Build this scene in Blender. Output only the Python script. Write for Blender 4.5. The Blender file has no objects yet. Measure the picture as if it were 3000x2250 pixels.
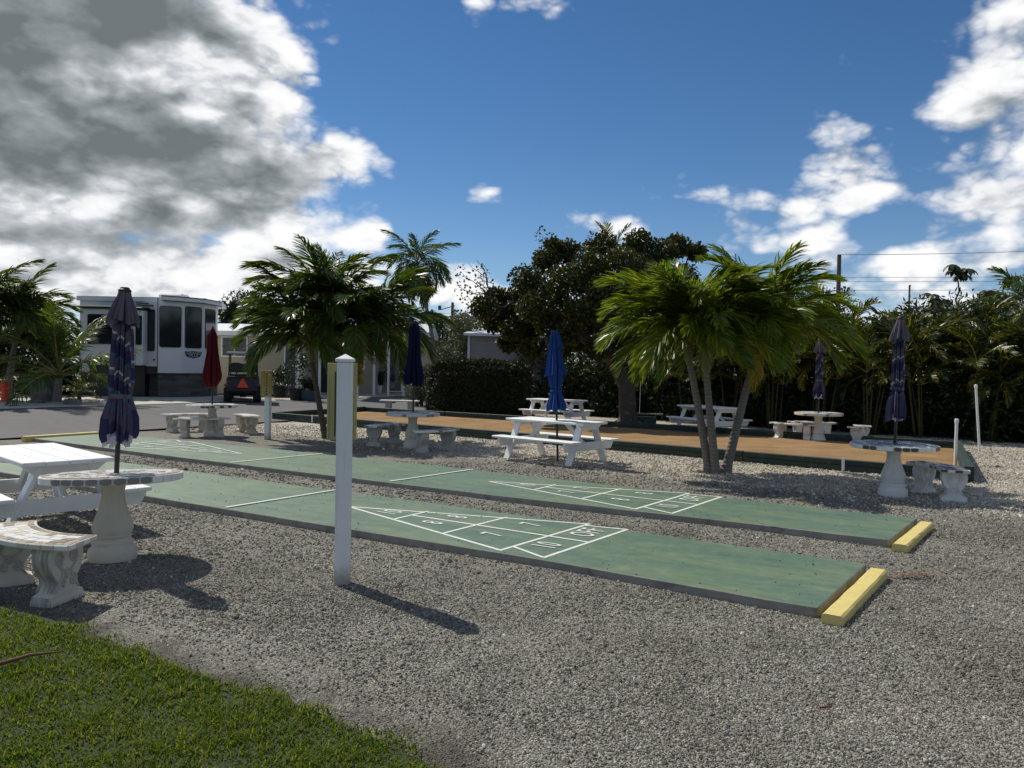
import bpy, math, random
import numpy as np
from mathutils import Vector, Matrix
random.seed(7); RNG = np.random.default_rng(7)
R = math.radians
SC = bpy.context.scene
COL = SC.collection

# ------------------------------------------------------------------ camera
CAM_H, FPX, PITCH, ROLL = 1.682, 2300.0, -0.01971, 0.018
cam_d = bpy.data.cameras.new('camera'); cam = bpy.data.objects.new('camera', cam_d); COL.objects.link(cam)
_f = Vector((0, math.cos(PITCH), math.sin(PITCH))); _u = Vector((0, -math.sin(PITCH), math.cos(PITCH))); _x = Vector((1, 0, 0))
_r = _x * math.cos(ROLL) + _u * math.sin(ROLL); _v = -_x * math.sin(ROLL) + _u * math.cos(ROLL)
M = Matrix((( _r.x, _v.x, -_f.x, 0), (_r.y, _v.y, -_f.y, 0), (_r.z, _v.z, -_f.z, CAM_H), (0, 0, 0, 1)))
cam.matrix_world = M
cam_d.sensor_width = 36; cam_d.lens = FPX / 3000 * 36; cam_d.clip_start = .05; cam_d.clip_end = 3000
SC.camera = cam

# ------------------------------------------------------------------ sun, sky, exposure
SUN_AZ, SUN_EL = R(-44.5), R(49.5)          # azimuth from +Y, negative = left of the view
sun_dir = Vector((math.sin(SUN_AZ) * math.cos(SUN_EL), math.cos(SUN_AZ) * math.cos(SUN_EL), math.sin(SUN_EL)))
sl = bpy.data.lights.new('sun', 'SUN'); sl.energy = 4.4; sl.angle = R(.55); sl.color = (1, .95, .845)
sun = bpy.data.objects.new('sun', sl); COL.objects.link(sun)
sun.rotation_euler = sun_dir.to_track_quat('Z', 'Y').to_euler(); sun.location = sun_dir * 60
SC.view_settings.view_transform = 'Standard'; SC.view_settings.look = 'None'
SC.view_settings.exposure = 0.0; SC.view_settings.gamma = 1; SC.view_settings.use_curve_mapping = False
SKY_STRENGTH = .088

class NT:
    """small helper round a node tree"""
    def __init__(s, t): s.t = t
    def n(s, ty, **kw):
        o = s.t.nodes.new(ty)
        for k, v in kw.items(): setattr(o, k, v)
        return o
    def put(s, sock, v):
        if v is None: return
        if isinstance(v, bpy.types.NodeSocket): s.t.links.new(v, sock)
        else: sock.default_value = v
    def m(s, op, a, b=None, c=None, clamp=False):
        o = s.n('ShaderNodeMath', operation=op, use_clamp=clamp)
        for i, v in enumerate((a, b, c)): s.put(o.inputs[i], v)
        return o.outputs[0]
    def vm(s, op, a, b=None, scale=None):
        o = s.n('ShaderNodeVectorMath', operation=op)
        s.put(o.inputs[0], a); s.put(o.inputs[1], b)
        if scale is not None: s.put(o.inputs['Scale'], scale)
        return o.outputs['Value'] if op in ('DOT_PRODUCT', 'LENGTH') else o.outputs[0]
    def noise(s, vec, scale, detail=3, rough=.55, dist=0, dim='3D'):
        o = s.n('ShaderNodeTexNoise', noise_dimensions=dim)
        s.put(o.inputs['Vector'], vec)
        o.inputs['Scale'].default_value = scale; o.inputs['Detail'].default_value = detail
        o.inputs['Roughness'].default_value = rough; o.inputs['Distortion'].default_value = dist
        return o.outputs['Fac']
    def voro(s, vec, scale, feature='F1', rand=1):
        o = s.n('ShaderNodeTexVoronoi', feature=feature); s.put(o.inputs['Vector'], vec)
        o.inputs['Scale'].default_value = scale; o.inputs['Randomness'].default_value = rand
        return o
    def ramp(s, fac, stops, interp='LINEAR'):
        o = s.n('ShaderNodeValToRGB'); cr = o.color_ramp; cr.interpolation = interp
        while len(cr.elements) < len(stops): cr.elements.new(.5)
        for e, (p, c) in zip(cr.elements, stops):
            e.position = p; e.color = (*c, 1) if len(c) == 3 else c
        s.put(o.inputs[0], fac); return o.outputs[0]
    def mix(s, fac, a, b, blend='MIX'):
        o = s.n('ShaderNodeMix', data_type='RGBA', blend_type=blend)
        s.put(o.inputs[0], fac)
        for i, v in ((6, a), (7, b)):
            if isinstance(v, tuple) and len(v) == 3: v = (*v, 1)
            s.put(o.inputs[i], v)
        return o.outputs[2]
    def sstep(s, v, lo, hi):
        o = s.n('ShaderNodeMapRange', interpolation_type='SMOOTHSTEP', clamp=True)
        s.put(o.inputs[0], v); s.put(o.inputs[1], lo); s.put(o.inputs[2], hi); return o.outputs[0]
    def bump(s, h, strength=.5, dist=.01, normal=None):
        o = s.n('ShaderNodeBump'); s.put(o.inputs['Height'], h)
        o.inputs['Strength'].default_value = strength; o.inputs['Distance'].default_value = dist
        s.put(o.inputs['Normal'], normal); return o.outputs[0]

def pix_dir(px, py):
    """direction in the world through a place in the 3000 x 2250 photograph"""
    u = (px - 1500) / FPX; v = -(py - 1125) / FPX
    return (_f + _r * u + _v * v).normalized()

W = bpy.data.worlds.new('World'); SC.world = W; W.use_nodes = True
wt = W.node_tree; wt.nodes.clear(); w = NT(wt)
sky = w.n('ShaderNodeTexSky', sky_type='NISHITA', sun_disc=False, sun_elevation=SUN_EL, sun_rotation=SUN_AZ,
          altitude=800, air_density=.85, dust_density=.08, ozone_density=2.4)
tc = w.n('ShaderNodeTexCoord')
d = tc.outputs['Generated']
sep = w.n('ShaderNodeSeparateXYZ'); wt.links.new(d, sep.inputs[0])
az = w.m('ARCTAN2', sep.outputs[0], sep.outputs[1]); el = w.m('ARCSINE', sep.outputs[2])
comb = w.n('ShaderNodeCombineXYZ'); wt.links.new(az, comb.inputs[0]); wt.links.new(el, comb.inputs[1])
azel = comb.outputs[0]
# cloud banks: (photo x, photo y, half width, half height, weight) turned into azimuth / elevation
BANKS = [(0, 120, 430, 300, .80), (130, 460, 520, 130, .66), (430, 60, 150, 90, .42), (600, 270, 250, 200, .36), (720, 150, 200, 120, .22), (800, 500, 180, 60, .30), (970, 440, 130, 80, .40), (560, 600, 260, 60, .30), (800, 590, 90, 50, .26),
         (150, 600, 420, 50, .30), (120, 720, 620, 60, .36), (350, 800, 640, 70, .38), (500, 890, 560, 50, .34), (800, 760, 110, 50, .26), (1065, 695, 75, 45, .46), (1330, 850, 130, 60, .40),
         (1425, 560, 72, 40, .60), (1790, 655, 130, 46, .46), (2085, 570, 60, 42, .26), (2165, 640, 42, 30, .26), (1600, 25, 80, 60, .36), (1400, 0, 70, 20, .22),
         (2470, 450, 120, 90, .36), (2560, 530, 90, 50, .26), (2400, 610, 190, 50, .30), (2900, 430, 170, 190, .30), (2960, 120, 130, 170, .28), (2770, 335, 110, 40, .22), (2900, 600, 150, 50, .3),
         (2690, 755, 140, 44, .20), (2900, 760, 70, 36, .26), (2330, 720, 170, 44, .26),
         (1330, 300, 300, 260, -.46), (1750, 330, 380, 260, -.46), (2150, 210, 300, 230, -.42), (1450, 700, 220, 70, -.12), (2250, 640, 60, 60, -.1), (1200, 610, 130, 80, -.22), (2610, 200, 140, 180, -.36), (1150, 60, 180, 150, -.30), (1650, 480, 160, 80, -.25), (2700, 640, 90, 50, -.25), (2690, 440, 70, 120, -.25), (2620, 640, 70, 60, -.15), (2250, 500, 130, 60, -.2), (2560, 700, 60, 40, -.15), (1000, 590, 80, 60, -.2)]
acc = None
for px, py, hw, hh, wt_ in BANKS:
    dv = pix_dir(px, py); c0 = (math.atan2(dv.x, dv.y), math.asin(dv.z), 0)
    ra, re = hw / FPX, hh / FPX
    q = w.vm('MULTIPLY', w.vm('SUBTRACT', azel, c0), (1 / ra, 1 / re, 0))
    g = w.m('EXPONENT', w.m('MULTIPLY', w.vm('DOT_PRODUCT', q, q), -1.0))
    acc = w.m('MULTIPLY_ADD', g, wt_, acc if acc is not None else -.05)
flat = w.vm('MULTIPLY', d, (1, 1, 1.75))
sundn = (sun_dir.x, sun_dir.y, sun_dir.z * 1.75)
def cloud_field(off):
    v = w.vm('ADD', flat, tuple(k * off for k in sundn)) if off else flat
    big = w.noise(v, 5.2, 6, .55, 0); puff = None
    for sc_, wt_ in ((10, .95), (22, .55), (48, .27), (100, .12)):
        b_ = w.m('ABSOLUTE', w.m('MULTIPLY_ADD', w.noise(w.vm('ADD', v, (sc_ * .37, 1.7, .3)), sc_, 0), 2, -1))
        puff = w.m('MULTIPLY_ADD', b_, wt_, puff if puff is not None else -.30)
    return w.m('ADD', w.m('MULTIPLY', w.m('SUBTRACT', big, .5), 1.35), w.m('MULTIPLY', puff, .55))
n0 = cloud_field(0); n1 = cloud_field(.030)
D0 = w.m('ADD', n0, acc)
alpha = w.sstep(D0, -.04, .36)
DARK = [(-60, 60, 480, 300, .62), (120, 450, 400, 120, .40), (420, 30, 130, 90, .5), (560, 430, 160, 100, .32), (820, 520, 170, 50, .40), (500, 640, 200, 40, .3), (150, 690, 330, 40, .35), (2900, 560, 160, 60, .22), (2960, 60, 90, 120, .12)]
dk = None
for px, py, hw, hh, wt_ in DARK:
    dv = pix_dir(px, py); q = w.vm('MULTIPLY', w.vm('SUBTRACT', azel, (math.atan2(dv.x, dv.y), math.asin(dv.z), 0)), (FPX / hw, FPX / hh, 0))
    dk = w.m('MULTIPLY_ADD', w.m('EXPONENT', w.m('MULTIPLY', w.vm('DOT_PRODUCT', q, q), -1.0)), wt_, dk if dk is not None else .10)
dk = w.m('MULTIPLY_ADD', w.m('SUBTRACT', w.noise(w.vm('MULTIPLY', flat, (1, 1, 1.6)), 6.5, 5, .52), .5), .70, dk)
slope = w.m('MULTIPLY', w.m('MULTIPLY', w.m('SUBTRACT', n1, n0), 1.5), w.m('SUBTRACT', 1, w.m('MULTIPLY', dk, .82), clamp=True))
shade = w.m('ADD', w.m('ADD', w.m('MULTIPLY_ADD', n0, -.28, dk), slope), w.m('MULTIPLY', w.sstep(D0, .12, .7), .20), clamp=True)
ccol = w.ramp(shade, [(0, (1.0, 1.0, 1.0)), (.22, (.88, .89, .91)), (.45, (.55, .58, .61)), (.72, (.31, .34, .36)), (1.0, (.165, .19, .205))])
hs = w.n('ShaderNodeHueSaturation'); wt.links.new(sky.outputs[0], hs.inputs['Color']); hs.inputs['Saturation'].default_value = 1.22
skyb = w.vm('SCALE', hs.outputs[0], scale=SKY_STRENGTH)
up = w.sstep(sep.outputs[2], -.02, .03)
low = w.m('MULTIPLY', w.m('EXPONENT', w.m('MULTIPLY', w.m('ABSOLUTE', sep.outputs[2]), -17)), .72)
skyb = w.mix(low, skyb, (.47, .56, .64))
final = w.mix(w.m('MULTIPLY', alpha, up), skyb, ccol)
bg = w.n('ShaderNodeBackground'); wt.links.new(final, bg.inputs[0]); bg.inputs[1].default_value = 1.0
wo = w.n('ShaderNodeOutputWorld'); wt.links.new(bg.outputs[0], wo.inputs[0])
SC.render.engine = 'CYCLES'
W.cycles.sampling_method = 'MANUAL'; W.cycles.sample_map_resolution = 512
SC.cycles.use_denoising = True
SC.cycles.max_bounces = 6; SC.cycles.diffuse_bounces = 3; SC.cycles.glossy_bounces = 2; SC.cycles.transmission_bounces = 3; SC.cycles.transparent_max_bounces = 6
SC.cycles.caustics_reflective = False; SC.cycles.caustics_refractive = False

# ------------------------------------------------------------------ places: from the photograph to the ground
ROAD_P = np.array((-10.55, 16.6)); ROAD_U = np.array((-.8559, .5171)); ROAD_N = np.array((.5171, .8559))
def road_a(x, y): return (x - ROAD_P[0]) * ROAD_U[0] + (y - ROAD_P[1]) * ROAD_U[1]
def terrain(x, y):
    t = min(1, max(0, (road_a(x, y) - .5) / 9.5)); return .28 * t * t * (3 - 2 * t)
def at(px, py, z=0.0, terr=True):
    """the point of the ground (plus z) seen at a place in the photograph"""
    dv = pix_dir(px, py); zz = z
    for _ in range(30):
        k = (zz - CAM_H) / dv.z; x, y = dv.x * k, dv.y * k
        zz = z + (terrain(x, y) if terr else 0)
    return Vector((x, y, zz))
def atY(px, py, Y):
    dv = pix_dir(px, py); k = Y / dv.y; return Vector((dv.x * k, Y, CAM_H + dv.z * k))

# ------------------------------------------------------------------ mesh helpers
class MB:
    def __init__(s): s.v = []; s.f = []; s.mi = []; s.uv = []; s.n = 0
    def add(s, v, f, mi=0, uv=None):
        v = [tuple(map(float, p)) for p in v]
        s.v += v; s.f += [tuple(i + s.n for i in q) for q in f]; s.mi += [mi] * len(f)
        s.uv += list(uv) if uv is not None else [(0, 0)] * len(v)
        s.n += len(v); return s
    def box(s, c, size, rot=None, ch=.004, mi=0):
        """box with small chamfers; rot = 3x3 Matrix"""
        hx, hy, hz = (k / 2 for k in size); ch = min(ch, hx * .5, hy * .5, hz * .5)
        vs = []; idx = {}
        for sx in (-1, 1):
            for sy in (-1, 1):
                for sz in (-1, 1):
                    for ax in range(3):
                        p = [sx * hx, sy * hy, sz * hz]
                        for k in range(3):
                            if k != ax: p[k] -= (sx, sy, sz)[k] * ch
                        idx[(sx, sy, sz, ax)] = len(vs); vs.append(p)
        fs = []
        for ax in range(3):
            o = [k for k in range(3) if k != ax]
            for sg in (-1, 1):
                def key(a, b):
                    q = [0, 0, 0]; q[ax] = sg; q[o[0]] = a; q[o[1]] = b; return (*q, ax)
                fs.append([idx[key(a, b)] for a, b in ((-1, -1), (1, -1), (1, 1), (-1, 1))])
        for ax in range(3):
            o = [k for k in range(3) if k != ax]
            for a in (-1, 1):
                for b in (-1, 1):
                    def key(e, fax):
                        q = [0, 0, 0]; q[ax] = e; q[o[0]] = a; q[o[1]] = b; return (*q, fax)
                    fs.append([idx[key(-1, o[0])], idx[key(1, o[0])], idx[key(1, o[1])], idx[key(-1, o[1])]])
        for sx in (-1, 1):
            for sy in (-1, 1):
                for sz in (-1, 1): fs.append([idx[(sx, sy, sz, k)] for k in range(3)])
        V = np.array(vs)
        # outward winding
        out = []
        for q in fs:
            a, b, c_ = V[q[0]], V[q[1]], V[q[2]]
            nrm = np.cross(b - a, c_ - a)
            out.append(q if nrm @ V[q].mean(0) > 0 else q[::-1])
        if rot is not None: V = V @ np.array(rot.to_3x3()).T
        return s.add(V + np.array(c), out, mi)
    def beam(s, a, b, wd, hg, up=(0, 0, 1), ch=.004, mi=0):
        a, b = Vector(a), Vector(b); x = (b - a).normalized(); y = Vector(up).cross(x).normalized(); z = x.cross(y)
        return s.box((a + b) / 2, ((b - a).length, wd, hg), Matrix((x, y, z)).transposed(), ch, mi)
    def tube(s, path, rad, seg=10, cap=True, mi=0, mod=None):
        P = [Vector(p) for p in path]; n = len(P)
        rad = [rad] * n if isinstance(rad, (int, float)) else rad
        t = (P[1] - P[0]).normalized(); ref = Vector((1, 0, 0)) if abs(t.x) < .8 else Vector((0, 1, 0))
        nx = (ref - t * ref.dot(t)).normalized(); vs = []; fs = []
        for i in range(n):
            t = (P[min(i + 1, n - 1)] - P[max(i - 1, 0)]).normalized()
            nx = (nx - t * nx.dot(t)).normalized(); ny = t.cross(nx)
            for k in range(seg):
                a = 2 * math.pi * k / seg; r = rad[i] * (mod(i, a) if mod else 1)
                vs.append(P[i] + nx * math.cos(a) * r + ny * math.sin(a) * r)
        for i in range(n - 1):
            for k in range(seg):
                k2 = (k + 1) % seg; fs.append((i * seg + k, i * seg + k2, (i + 1) * seg + k2, (i + 1) * seg + k))
        if cap: fs.append(tuple(range(seg))[::-1]); fs.append(tuple((n - 1) * seg + k for k in range(seg)))
        return s.add(vs, fs, mi)
    def lathe(s, prof, seg=32, mod=None, c=(0, 0, 0), mi=0, uvf=None):
        """prof: list of (r, z)"""
        vs = []; uv = []; n = len(prof)
        for i, (r, z) in enumerate(prof):
            for k in range(seg):
                a = 2 * math.pi * k / seg; rr, zz = (r, z) if not mod else mod(i, a, r, z)
                vs.append((c[0] + rr * math.cos(a), c[1] + rr * math.sin(a), c[2] + zz))
                uv.append(uvf(i, a, z) if uvf else (k / seg, i / n))
        fs = []
        for i in range(n - 1):
            for k in range(seg):
                k2 = (k + 1) % seg; fs.append((i * seg + k, i * seg + k2, (i + 1) * seg + k2, (i + 1) * seg + k))
        fs.append(tuple(range(seg))[::-1]); fs.append(tuple((n - 1) * seg + k for k in range(seg)))
        return s.add(vs, fs, mi, uv)
    def prism(s, pts, z0, z1, mi=0, inset=0):
        """plan polygon pulled up from z0 to z1 (counter-clockwise), top edge eased by inset"""
        n = len(pts); cx = sum(p[0] for p in pts) / n; cy = sum(p[1] for p in pts) / n
        vs = [(x, y, z0) for x, y in pts]
        if inset:
            vs += [(x, y, z1 - inset) for x, y in pts]
            tp = []
            for x, y in pts:
                l = math.hypot(x - cx, y - cy) or 1; k = max(0, 1 - inset / l); tp.append((cx + (x - cx) * k, cy + (y - cy) * k, z1))
            vs += tp; lv = 3
        else: vs += [(x, y, z1) for x, y in pts]; lv = 2
        fs = [tuple(range(n))[::-1], tuple((lv - 1) * n + k for k in range(n))]
        for l in range(lv - 1):
            for k in range(n): fs.append((l * n + k, l * n + (k + 1) % n, (l + 1) * n + (k + 1) % n, (l + 1) * n + k))
        return s.add(vs, fs, mi)
    def mesh(s, name, mats, smooth=False, auto=None):
        me = bpy.data.meshes.new(name); me.from_pydata(s.v, [], s.f)
        for m_ in (mats if isinstance(mats, (list, tuple)) else [mats]): me.materials.append(m_)
        if any(s.mi): me.polygons.foreach_set('material_index', s.mi)
        if any(u != (0, 0) for u in s.uv[:400]):
            ul = me.uv_layers.new(name='UVMap'); vi = np.empty(len(me.loops), int); me.loops.foreach_get('vertex_index', vi)
            ul.data.foreach_set('uv', np.array(s.uv, float)[vi].ravel())
        if smooth: me.polygons.foreach_set('use_smooth', [True] * len(me.polygons))
        if auto is not None: me.set_sharp_from_angle(angle=R(auto))
        me.update(); return me

def link(o, parent=None):
    COL.objects.link(o)
    if parent: o.parent = parent
    return o
def obj(name, mb, mats, parent=None, smooth=False, auto=None, loc=None):
    me = mb if isinstance(mb, bpy.types.Mesh) else mb.mesh(name, mats, smooth or auto is not None, auto)
    o = link(bpy.data.objects.new(name, me), parent)
    if loc is not None: o.location = loc
    return o
def tag(o, label=None, cat=None, group=None, kind=None):
    for k, v in (('label', label), ('category', cat), ('group', group), ('kind', kind)):
        if v: o[k] = v
    return o
def thing(name, label, cat, loc=(0, 0, 0), rz=0, group=None):
    o = bpy.data.objects.new(name, None); COL.objects.link(o); o.empty_display_size = .1
    o.location = loc; o.rotation_euler = (0, 0, rz); return tag(o, label, cat, group)
def quads_mesh(name, V, mat, per=4, smooth=False):
    """many loose faces from an array (n, per, 3)"""
    n = len(V); me = bpy.data.meshes.new(name)
    me.vertices.add(n * per); me.vertices.foreach_set('co', V.astype(np.float32).ravel())
    me.loops.add(n * per); me.loops.foreach_set('vertex_index', np.arange(n * per, dtype=np.int32))
    me.polygons.add(n); me.polygons.foreach_set('loop_start', np.arange(0, n * per, per, dtype=np.int32))
    me.materials.append(mat); me.update(calc_edges=True)
    if smooth: me.polygons.foreach_set('use_smooth', [True] * n)
    return me

# ------------------------------------------------------------------ materials
MAT = {}
def new_mat(name):
    m_ = bpy.data.materials.new(name); m_.use_nodes = True; t = m_.node_tree; t.nodes.clear()
    h = NT(t); b = h.n('ShaderNodeBsdfPrincipled'); o = h.n('ShaderNodeOutputMaterial'); t.links.new(b.outputs[0], o.inputs[0])
    MAT[name] = m_; return m_, h, b, o
def coords(h, kind='Object'): return h.n('ShaderNodeTexCoord').outputs[kind]
def wpos(h): return h.n('ShaderNodeNewGeometry').outputs['Position']
def plain(name, c, rough=.6, var=.12, scale=6, bump=0, bscale=60, metal=0, spec=.5, dirt=None, dirt_c=(.12, .11, .09), space='Object', dscale=3):
    m_, h, b, o = new_mat(name); co = coords(h) if space == 'Object' else wpos(h)
    n = h.noise(co, scale, 5, .6)
    col = h.mix(n, tuple(k * (1 - var * 2) for k in c), tuple(min(1, k * (1 + var)) for k in c))
    if dirt:
        dn = h.sstep(h.noise(co, dscale, 7, .68, .4), .62 - dirt * .25, .82 - dirt * .15)
        col = h.mix(h.m('MULTIPLY', dn, .75), col, dirt_c)
    h.put(b.inputs['Base Color'], col); b.inputs['Metallic'].default_value = metal; b.inputs['Specular IOR Level'].default_value = spec
    rn = h.m('ADD', h.m('MULTIPLY', h.noise(co, scale * 3, 3), .16), rough - .08, clamp=True); h.put(b.inputs['Roughness'], rn)
    if bump: h.put(b.inputs['Normal'], h.bump(h.noise(co, bscale, 5, .65), bump, .004))
    return m_
def plain_e(name, c, **k): return plain(name, c, **k)

# gravel: one material for the whole yard; pale shell round the bocce court, grey chips towards the street end
def gravel_mat():
    m_, h, b, o = new_mat('gravel'); p = wpos(h)
    warp = h.vm('ADD', p, h.vm('SCALE', h.n('ShaderNodeTexNoise').outputs['Color'], scale=0))
    v1 = h.voro(p, 98); v2 = h.voro(h.vm('ADD', p, (3.1, 7.7, 0)), 90)
    cell = h.n('ShaderNodeSeparateColor'); h.put(cell.inputs[0], v1.outputs['Color'])
    cell2 = h.n('ShaderNodeSeparateColor'); h.put(cell2.inputs[0], v2.outputs['Color'])
    grey = h.ramp(cell.outputs[0], [(0, (.103, .095, .078)), (.35, (.184, .172, .142)), (.7, (.275, .259, .216)), (1, (.445, .423, .364))])
    pale = h.ramp(cell2.outputs[0], [(0, (.26, .225, .17)), (.4, (.48, .43, .345)), (.8, (.64, .585, .485)), (1, (.76, .72, .63))])
    # shell bed: beyond the second shuffleboard lane
    sp = h.n('ShaderNodeSeparateXYZ'); h.put(sp.inputs[0], p)
    nn = h.m('ADD', h.m('MULTIPLY', sp.outputs[0], .60), h.m('MULTIPLY', sp.outputs[1], .80))
    wob = h.m('MULTIPLY', h.m('SUBTRACT', h.noise(p, .45, 4), .5), 2.2)
    bed = h.sstep(h.m('ADD', nn, wob), 11.0, 12.4)
    mixbed = h.m('MULTIPLY', bed, h.sstep(h.noise(p, 9, 5), .25, .5))
    col = h.mix(mixbed, grey, pale)
    lg = h.noise(p, .8, 6, .6)
    col = h.mix(1, col, h.ramp(lg, [(.25, (.70, .68, .65)), (.55, (1, 1, 1)), (.8, (1.14, 1.12, 1.06))]), 'MULTIPLY')
    soil = h.sstep(h.noise(h.vm('ADD', p, (11.3, 2.2, 0)), .9, 7, .7), .615, .73)
    col = h.mix(h.m('MULTIPLY', soil, .75), col, (.10, .085, .066))
    dl = h.vm('DOT_PRODUCT', h.vm('SUBTRACT', p, (-1.75, 4.05, 0)), (.53, .85, 0))
    dl = h.m('ADD', dl, h.m('MULTIPLY', h.m('SUBTRACT', h.noise(p, 2.3, 6, .65), .5), 1.1))
    near_lawn = h.m('SUBTRACT', 1, h.sstep(dl, .05, .55)); clod = h.ramp(h.noise(p, 60, 5, .7), [(.3, (.028, .024, .019)), (.7, (.085, .074, .06))])
    col = h.mix(h.m('MULTIPLY', near_lawn, .85), col, clod)
    h.put(b.inputs['Base Color'], col); b.inputs['Roughness'].default_value = .85; b.inputs['Specular IOR Level'].default_value = .25
    hh = h.m('ADD', h.m('SUBTRACT', 1, v1.outputs['Distance']), h.m('MULTIPLY', h.m('SUBTRACT', 1, v2.outputs['Distance']), .5))
    h.put(b.inputs['Normal'], h.bump(hh, 1.0, .012)); return m_
gravel_mat()
def stone_mat(name, stops, rough=.8):
    m_, h, b, o = new_mat(name)
    r = h.n('ShaderNodeObjectInfo').outputs['Random']
    col = h.ramp(r, stops)
    col = h.mix(1, col, h.ramp(h.noise(coords(h), 1.4, 3), [(.3, (.8, .8, .8)), (.7, (1.1, 1.1, 1.1))]), 'MULTIPLY')
    pw = wpos(h); col = h.mix(1, col, h.ramp(h.noise(pw, .8, 6, .6), [(.25, (.68, .66, .63)), (.55, (1, 1, 1)), (.8, (1.15, 1.13, 1.08))]), 'MULTIPLY')
    col = h.mix(1, col, h.ramp(h.noise(pw, 4.5, 4, .6), [(.3, (.78, .77, .75)), (.7, (1.12, 1.12, 1.1))]), 'MULTIPLY')
    h.put(b.inputs['Base Color'], col); b.inputs['Roughness'].default_value = rough; b.inputs['Specular IOR Level'].default_value = .3
stone_mat('stone_grey', [(0, (.108, .10, .082)), (.3, (.192, .180, .150)), (.65, (.290, .273, .229)), (.90, (.415, .393, .336)), (1, (.66, .635, .57))])
stone_mat('stone_pale', [(0, (.28, .24, .185)), (.4, (.50, .45, .36)), (.8, (.66, .61, .51)), (1, (.78, .74, .66))])

def court_mat():
    m_, h, b, o = new_mat('court_paint'); p = coords(h)
    st = h.vm('MULTIPLY', p, (.45, 1.6, 1))
    n = h.noise(st, 2.4, 9, .72, .5); n2 = h.noise(p, 9, 6, .7)
    c = h.ramp(n, [(.28, (.066, .116, .084)), (.45, (.094, .156, .106)), (.60, (.140, .192, .110)), (.78, (.225, .24, .115))])
    c = h.mix(h.m('MULTIPLY', h.sstep(n2, .5, .8), .35), c, (.20, .27, .21))
    sx = h.n('ShaderNodeSeparateXYZ'); h.put(sx.inputs[0], p)
    c = h.mix(h.m('MULTIPLY', h.sstep(h.noise(p, 34, 5, .7), .56, .75), .25), c, (.03, .05, .04))
    h.put(b.inputs['Base Color'], c); h.put(b.inputs['Roughness'], h.ramp(n2, [(.3, (.42,) * 3), (.7, (.62,) * 3)]))
    b.inputs['Specular IOR Level'].default_value = .45
    h.put(b.inputs['Normal'], h.bump(h.noise(p, 130, 4, .7), .35, .002))
court_mat()
plain('court_line', (.70, .71, .66), .6, .10, 14, bump=.2, dirt=.25, dirt_c=(.33, .38, .31), dscale=22)
plain('slab_edge', (.30, .285, .25), .9, .25, 5, bump=.8, bscale=40, dirt=.42, dirt_c=(.035, .036, .03), dscale=4)
plain('joint_dark', (.05, .065, .05), .9, .2, 9)
plain('yellow_paint', (.68, .55, .19), .7, .10, 9, bump=.8, bscale=45, dirt=.28, dirt_c=(.33, .27, .12), dscale=13)
plain('white_paint', (.78, .79, .78), .48, .05, 5, bump=.15, bscale=70, dirt=.10, dirt_c=(.45, .45, .42), dscale=9)
plain('white_vinyl', (.78, .785, .77), .42, .06, 3, dirt=.22, dirt_c=(.40, .42, .42), dscale=6)
plain('board_khaki', (.44, .40, .17), .6, .08, 4, dirt=.12, dirt_c=(.25, .22, .11))
plain('board_ochre', (.40, .29, .085), .6, .10, 6, dirt=.2, dirt_c=(.20, .15, .06))
plain('black_metal', (.018, .018, .020), .45, .15, 9)
plain('black_plastic', (.012, .012, .013), .55, .2, 9)
plain('rubber', (.015, .015, .015), .85, .2, 20, bump=.3, bscale=50)
plain('cast_stone', (.62, .57, .46), .8, .10, 4, bump=.45, bscale=70, dirt=.22, dirt_c=(.30, .27, .22), dscale=5)
plain('cast_stone_white', (.70, .69, .66), .75, .08, 4, bump=.4, bscale=70, dirt=.18, dirt_c=(.36, .35, .33), dscale=5)
plain('cast_stone_weathered', (.48, .45, .39), .85, .16, 6, bump=.5, bscale=70, dirt=.45, dirt_c=(.10, .10, .095), dscale=5)
def stained_stone():
    m_, h, b, o = new_mat('cast_stone_stained'); tcn = h.n('ShaderNodeTexCoord'); co = tcn.outputs['Object']; sn = h.n('ShaderNodeSeparateXYZ'); h.put(sn.inputs[0], tcn.outputs['Normal'])
    n = h.noise(co, 9, 6, .7); base = h.mix(n, (.46, .42, .34), (.66, .61, .50))
    st = h.m('MULTIPLY', h.sstep(h.m('ABSOLUTE', sn.outputs[1]), .45, .85), h.sstep(h.noise(h.vm('MULTIPLY', co, (30, 8, 3)), 1, 6, .65), .35, .75))
    h.put(b.inputs['Base Color'], h.mix(h.m('MULTIPLY', st, .8), base, (.085, .085, .083))); b.inputs['Roughness'].default_value = .85
    h.put(b.inputs['Normal'], h.bump(h.noise(co, 70, 5), .5, .004))
stained_stone()
plain('grout', (.62, .60, .56), .85, .08, 20, bump=.3, bscale=90)
plain('tile_white', (.80, .79, .76), .30, .05, 12, spec=.55)
plain('tile_cream', (.66, .60, .49), .35, .10, 12)
plain('tile_brown', (.27, .205, .14), .40, .22, 14)
plain('tile_tan', (.42, .34, .25), .40, .15, 14)
plain('tile_dark', (.075, .07, .066), .35, .25, 14)
plain('tile_grey', (.20, .195, .19), .35, .2, 14)
plain('tile_blue', (.11, .19, .235), .30, .2, 14)
plain('tile_pale_blue', (.36, .46, .49), .30, .12, 14)
plain('green_timber', (.022, .045, .034), .65, .3, 7, bump=.5, bscale=35, dirt=.32, dirt_c=(.12, .13, .095), dscale=7)
plain('concrete', (.46, .44, .38), .85, .10, .8, bump=.3, bscale=40, dirt=.12, dirt_c=(.22, .21, .19), dscale=1.2, space='World')
plain('asphalt', (.105, .103, .10), .88, .14, 1.5, bump=.8, bscale=90, dirt=.25, dirt_c=(.055, .055, .055), dscale=.6, space='World')
plain('soil', (.075, .06, .045), .95, .3, 3, bump=.8, bscale=30, space='World')
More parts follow.
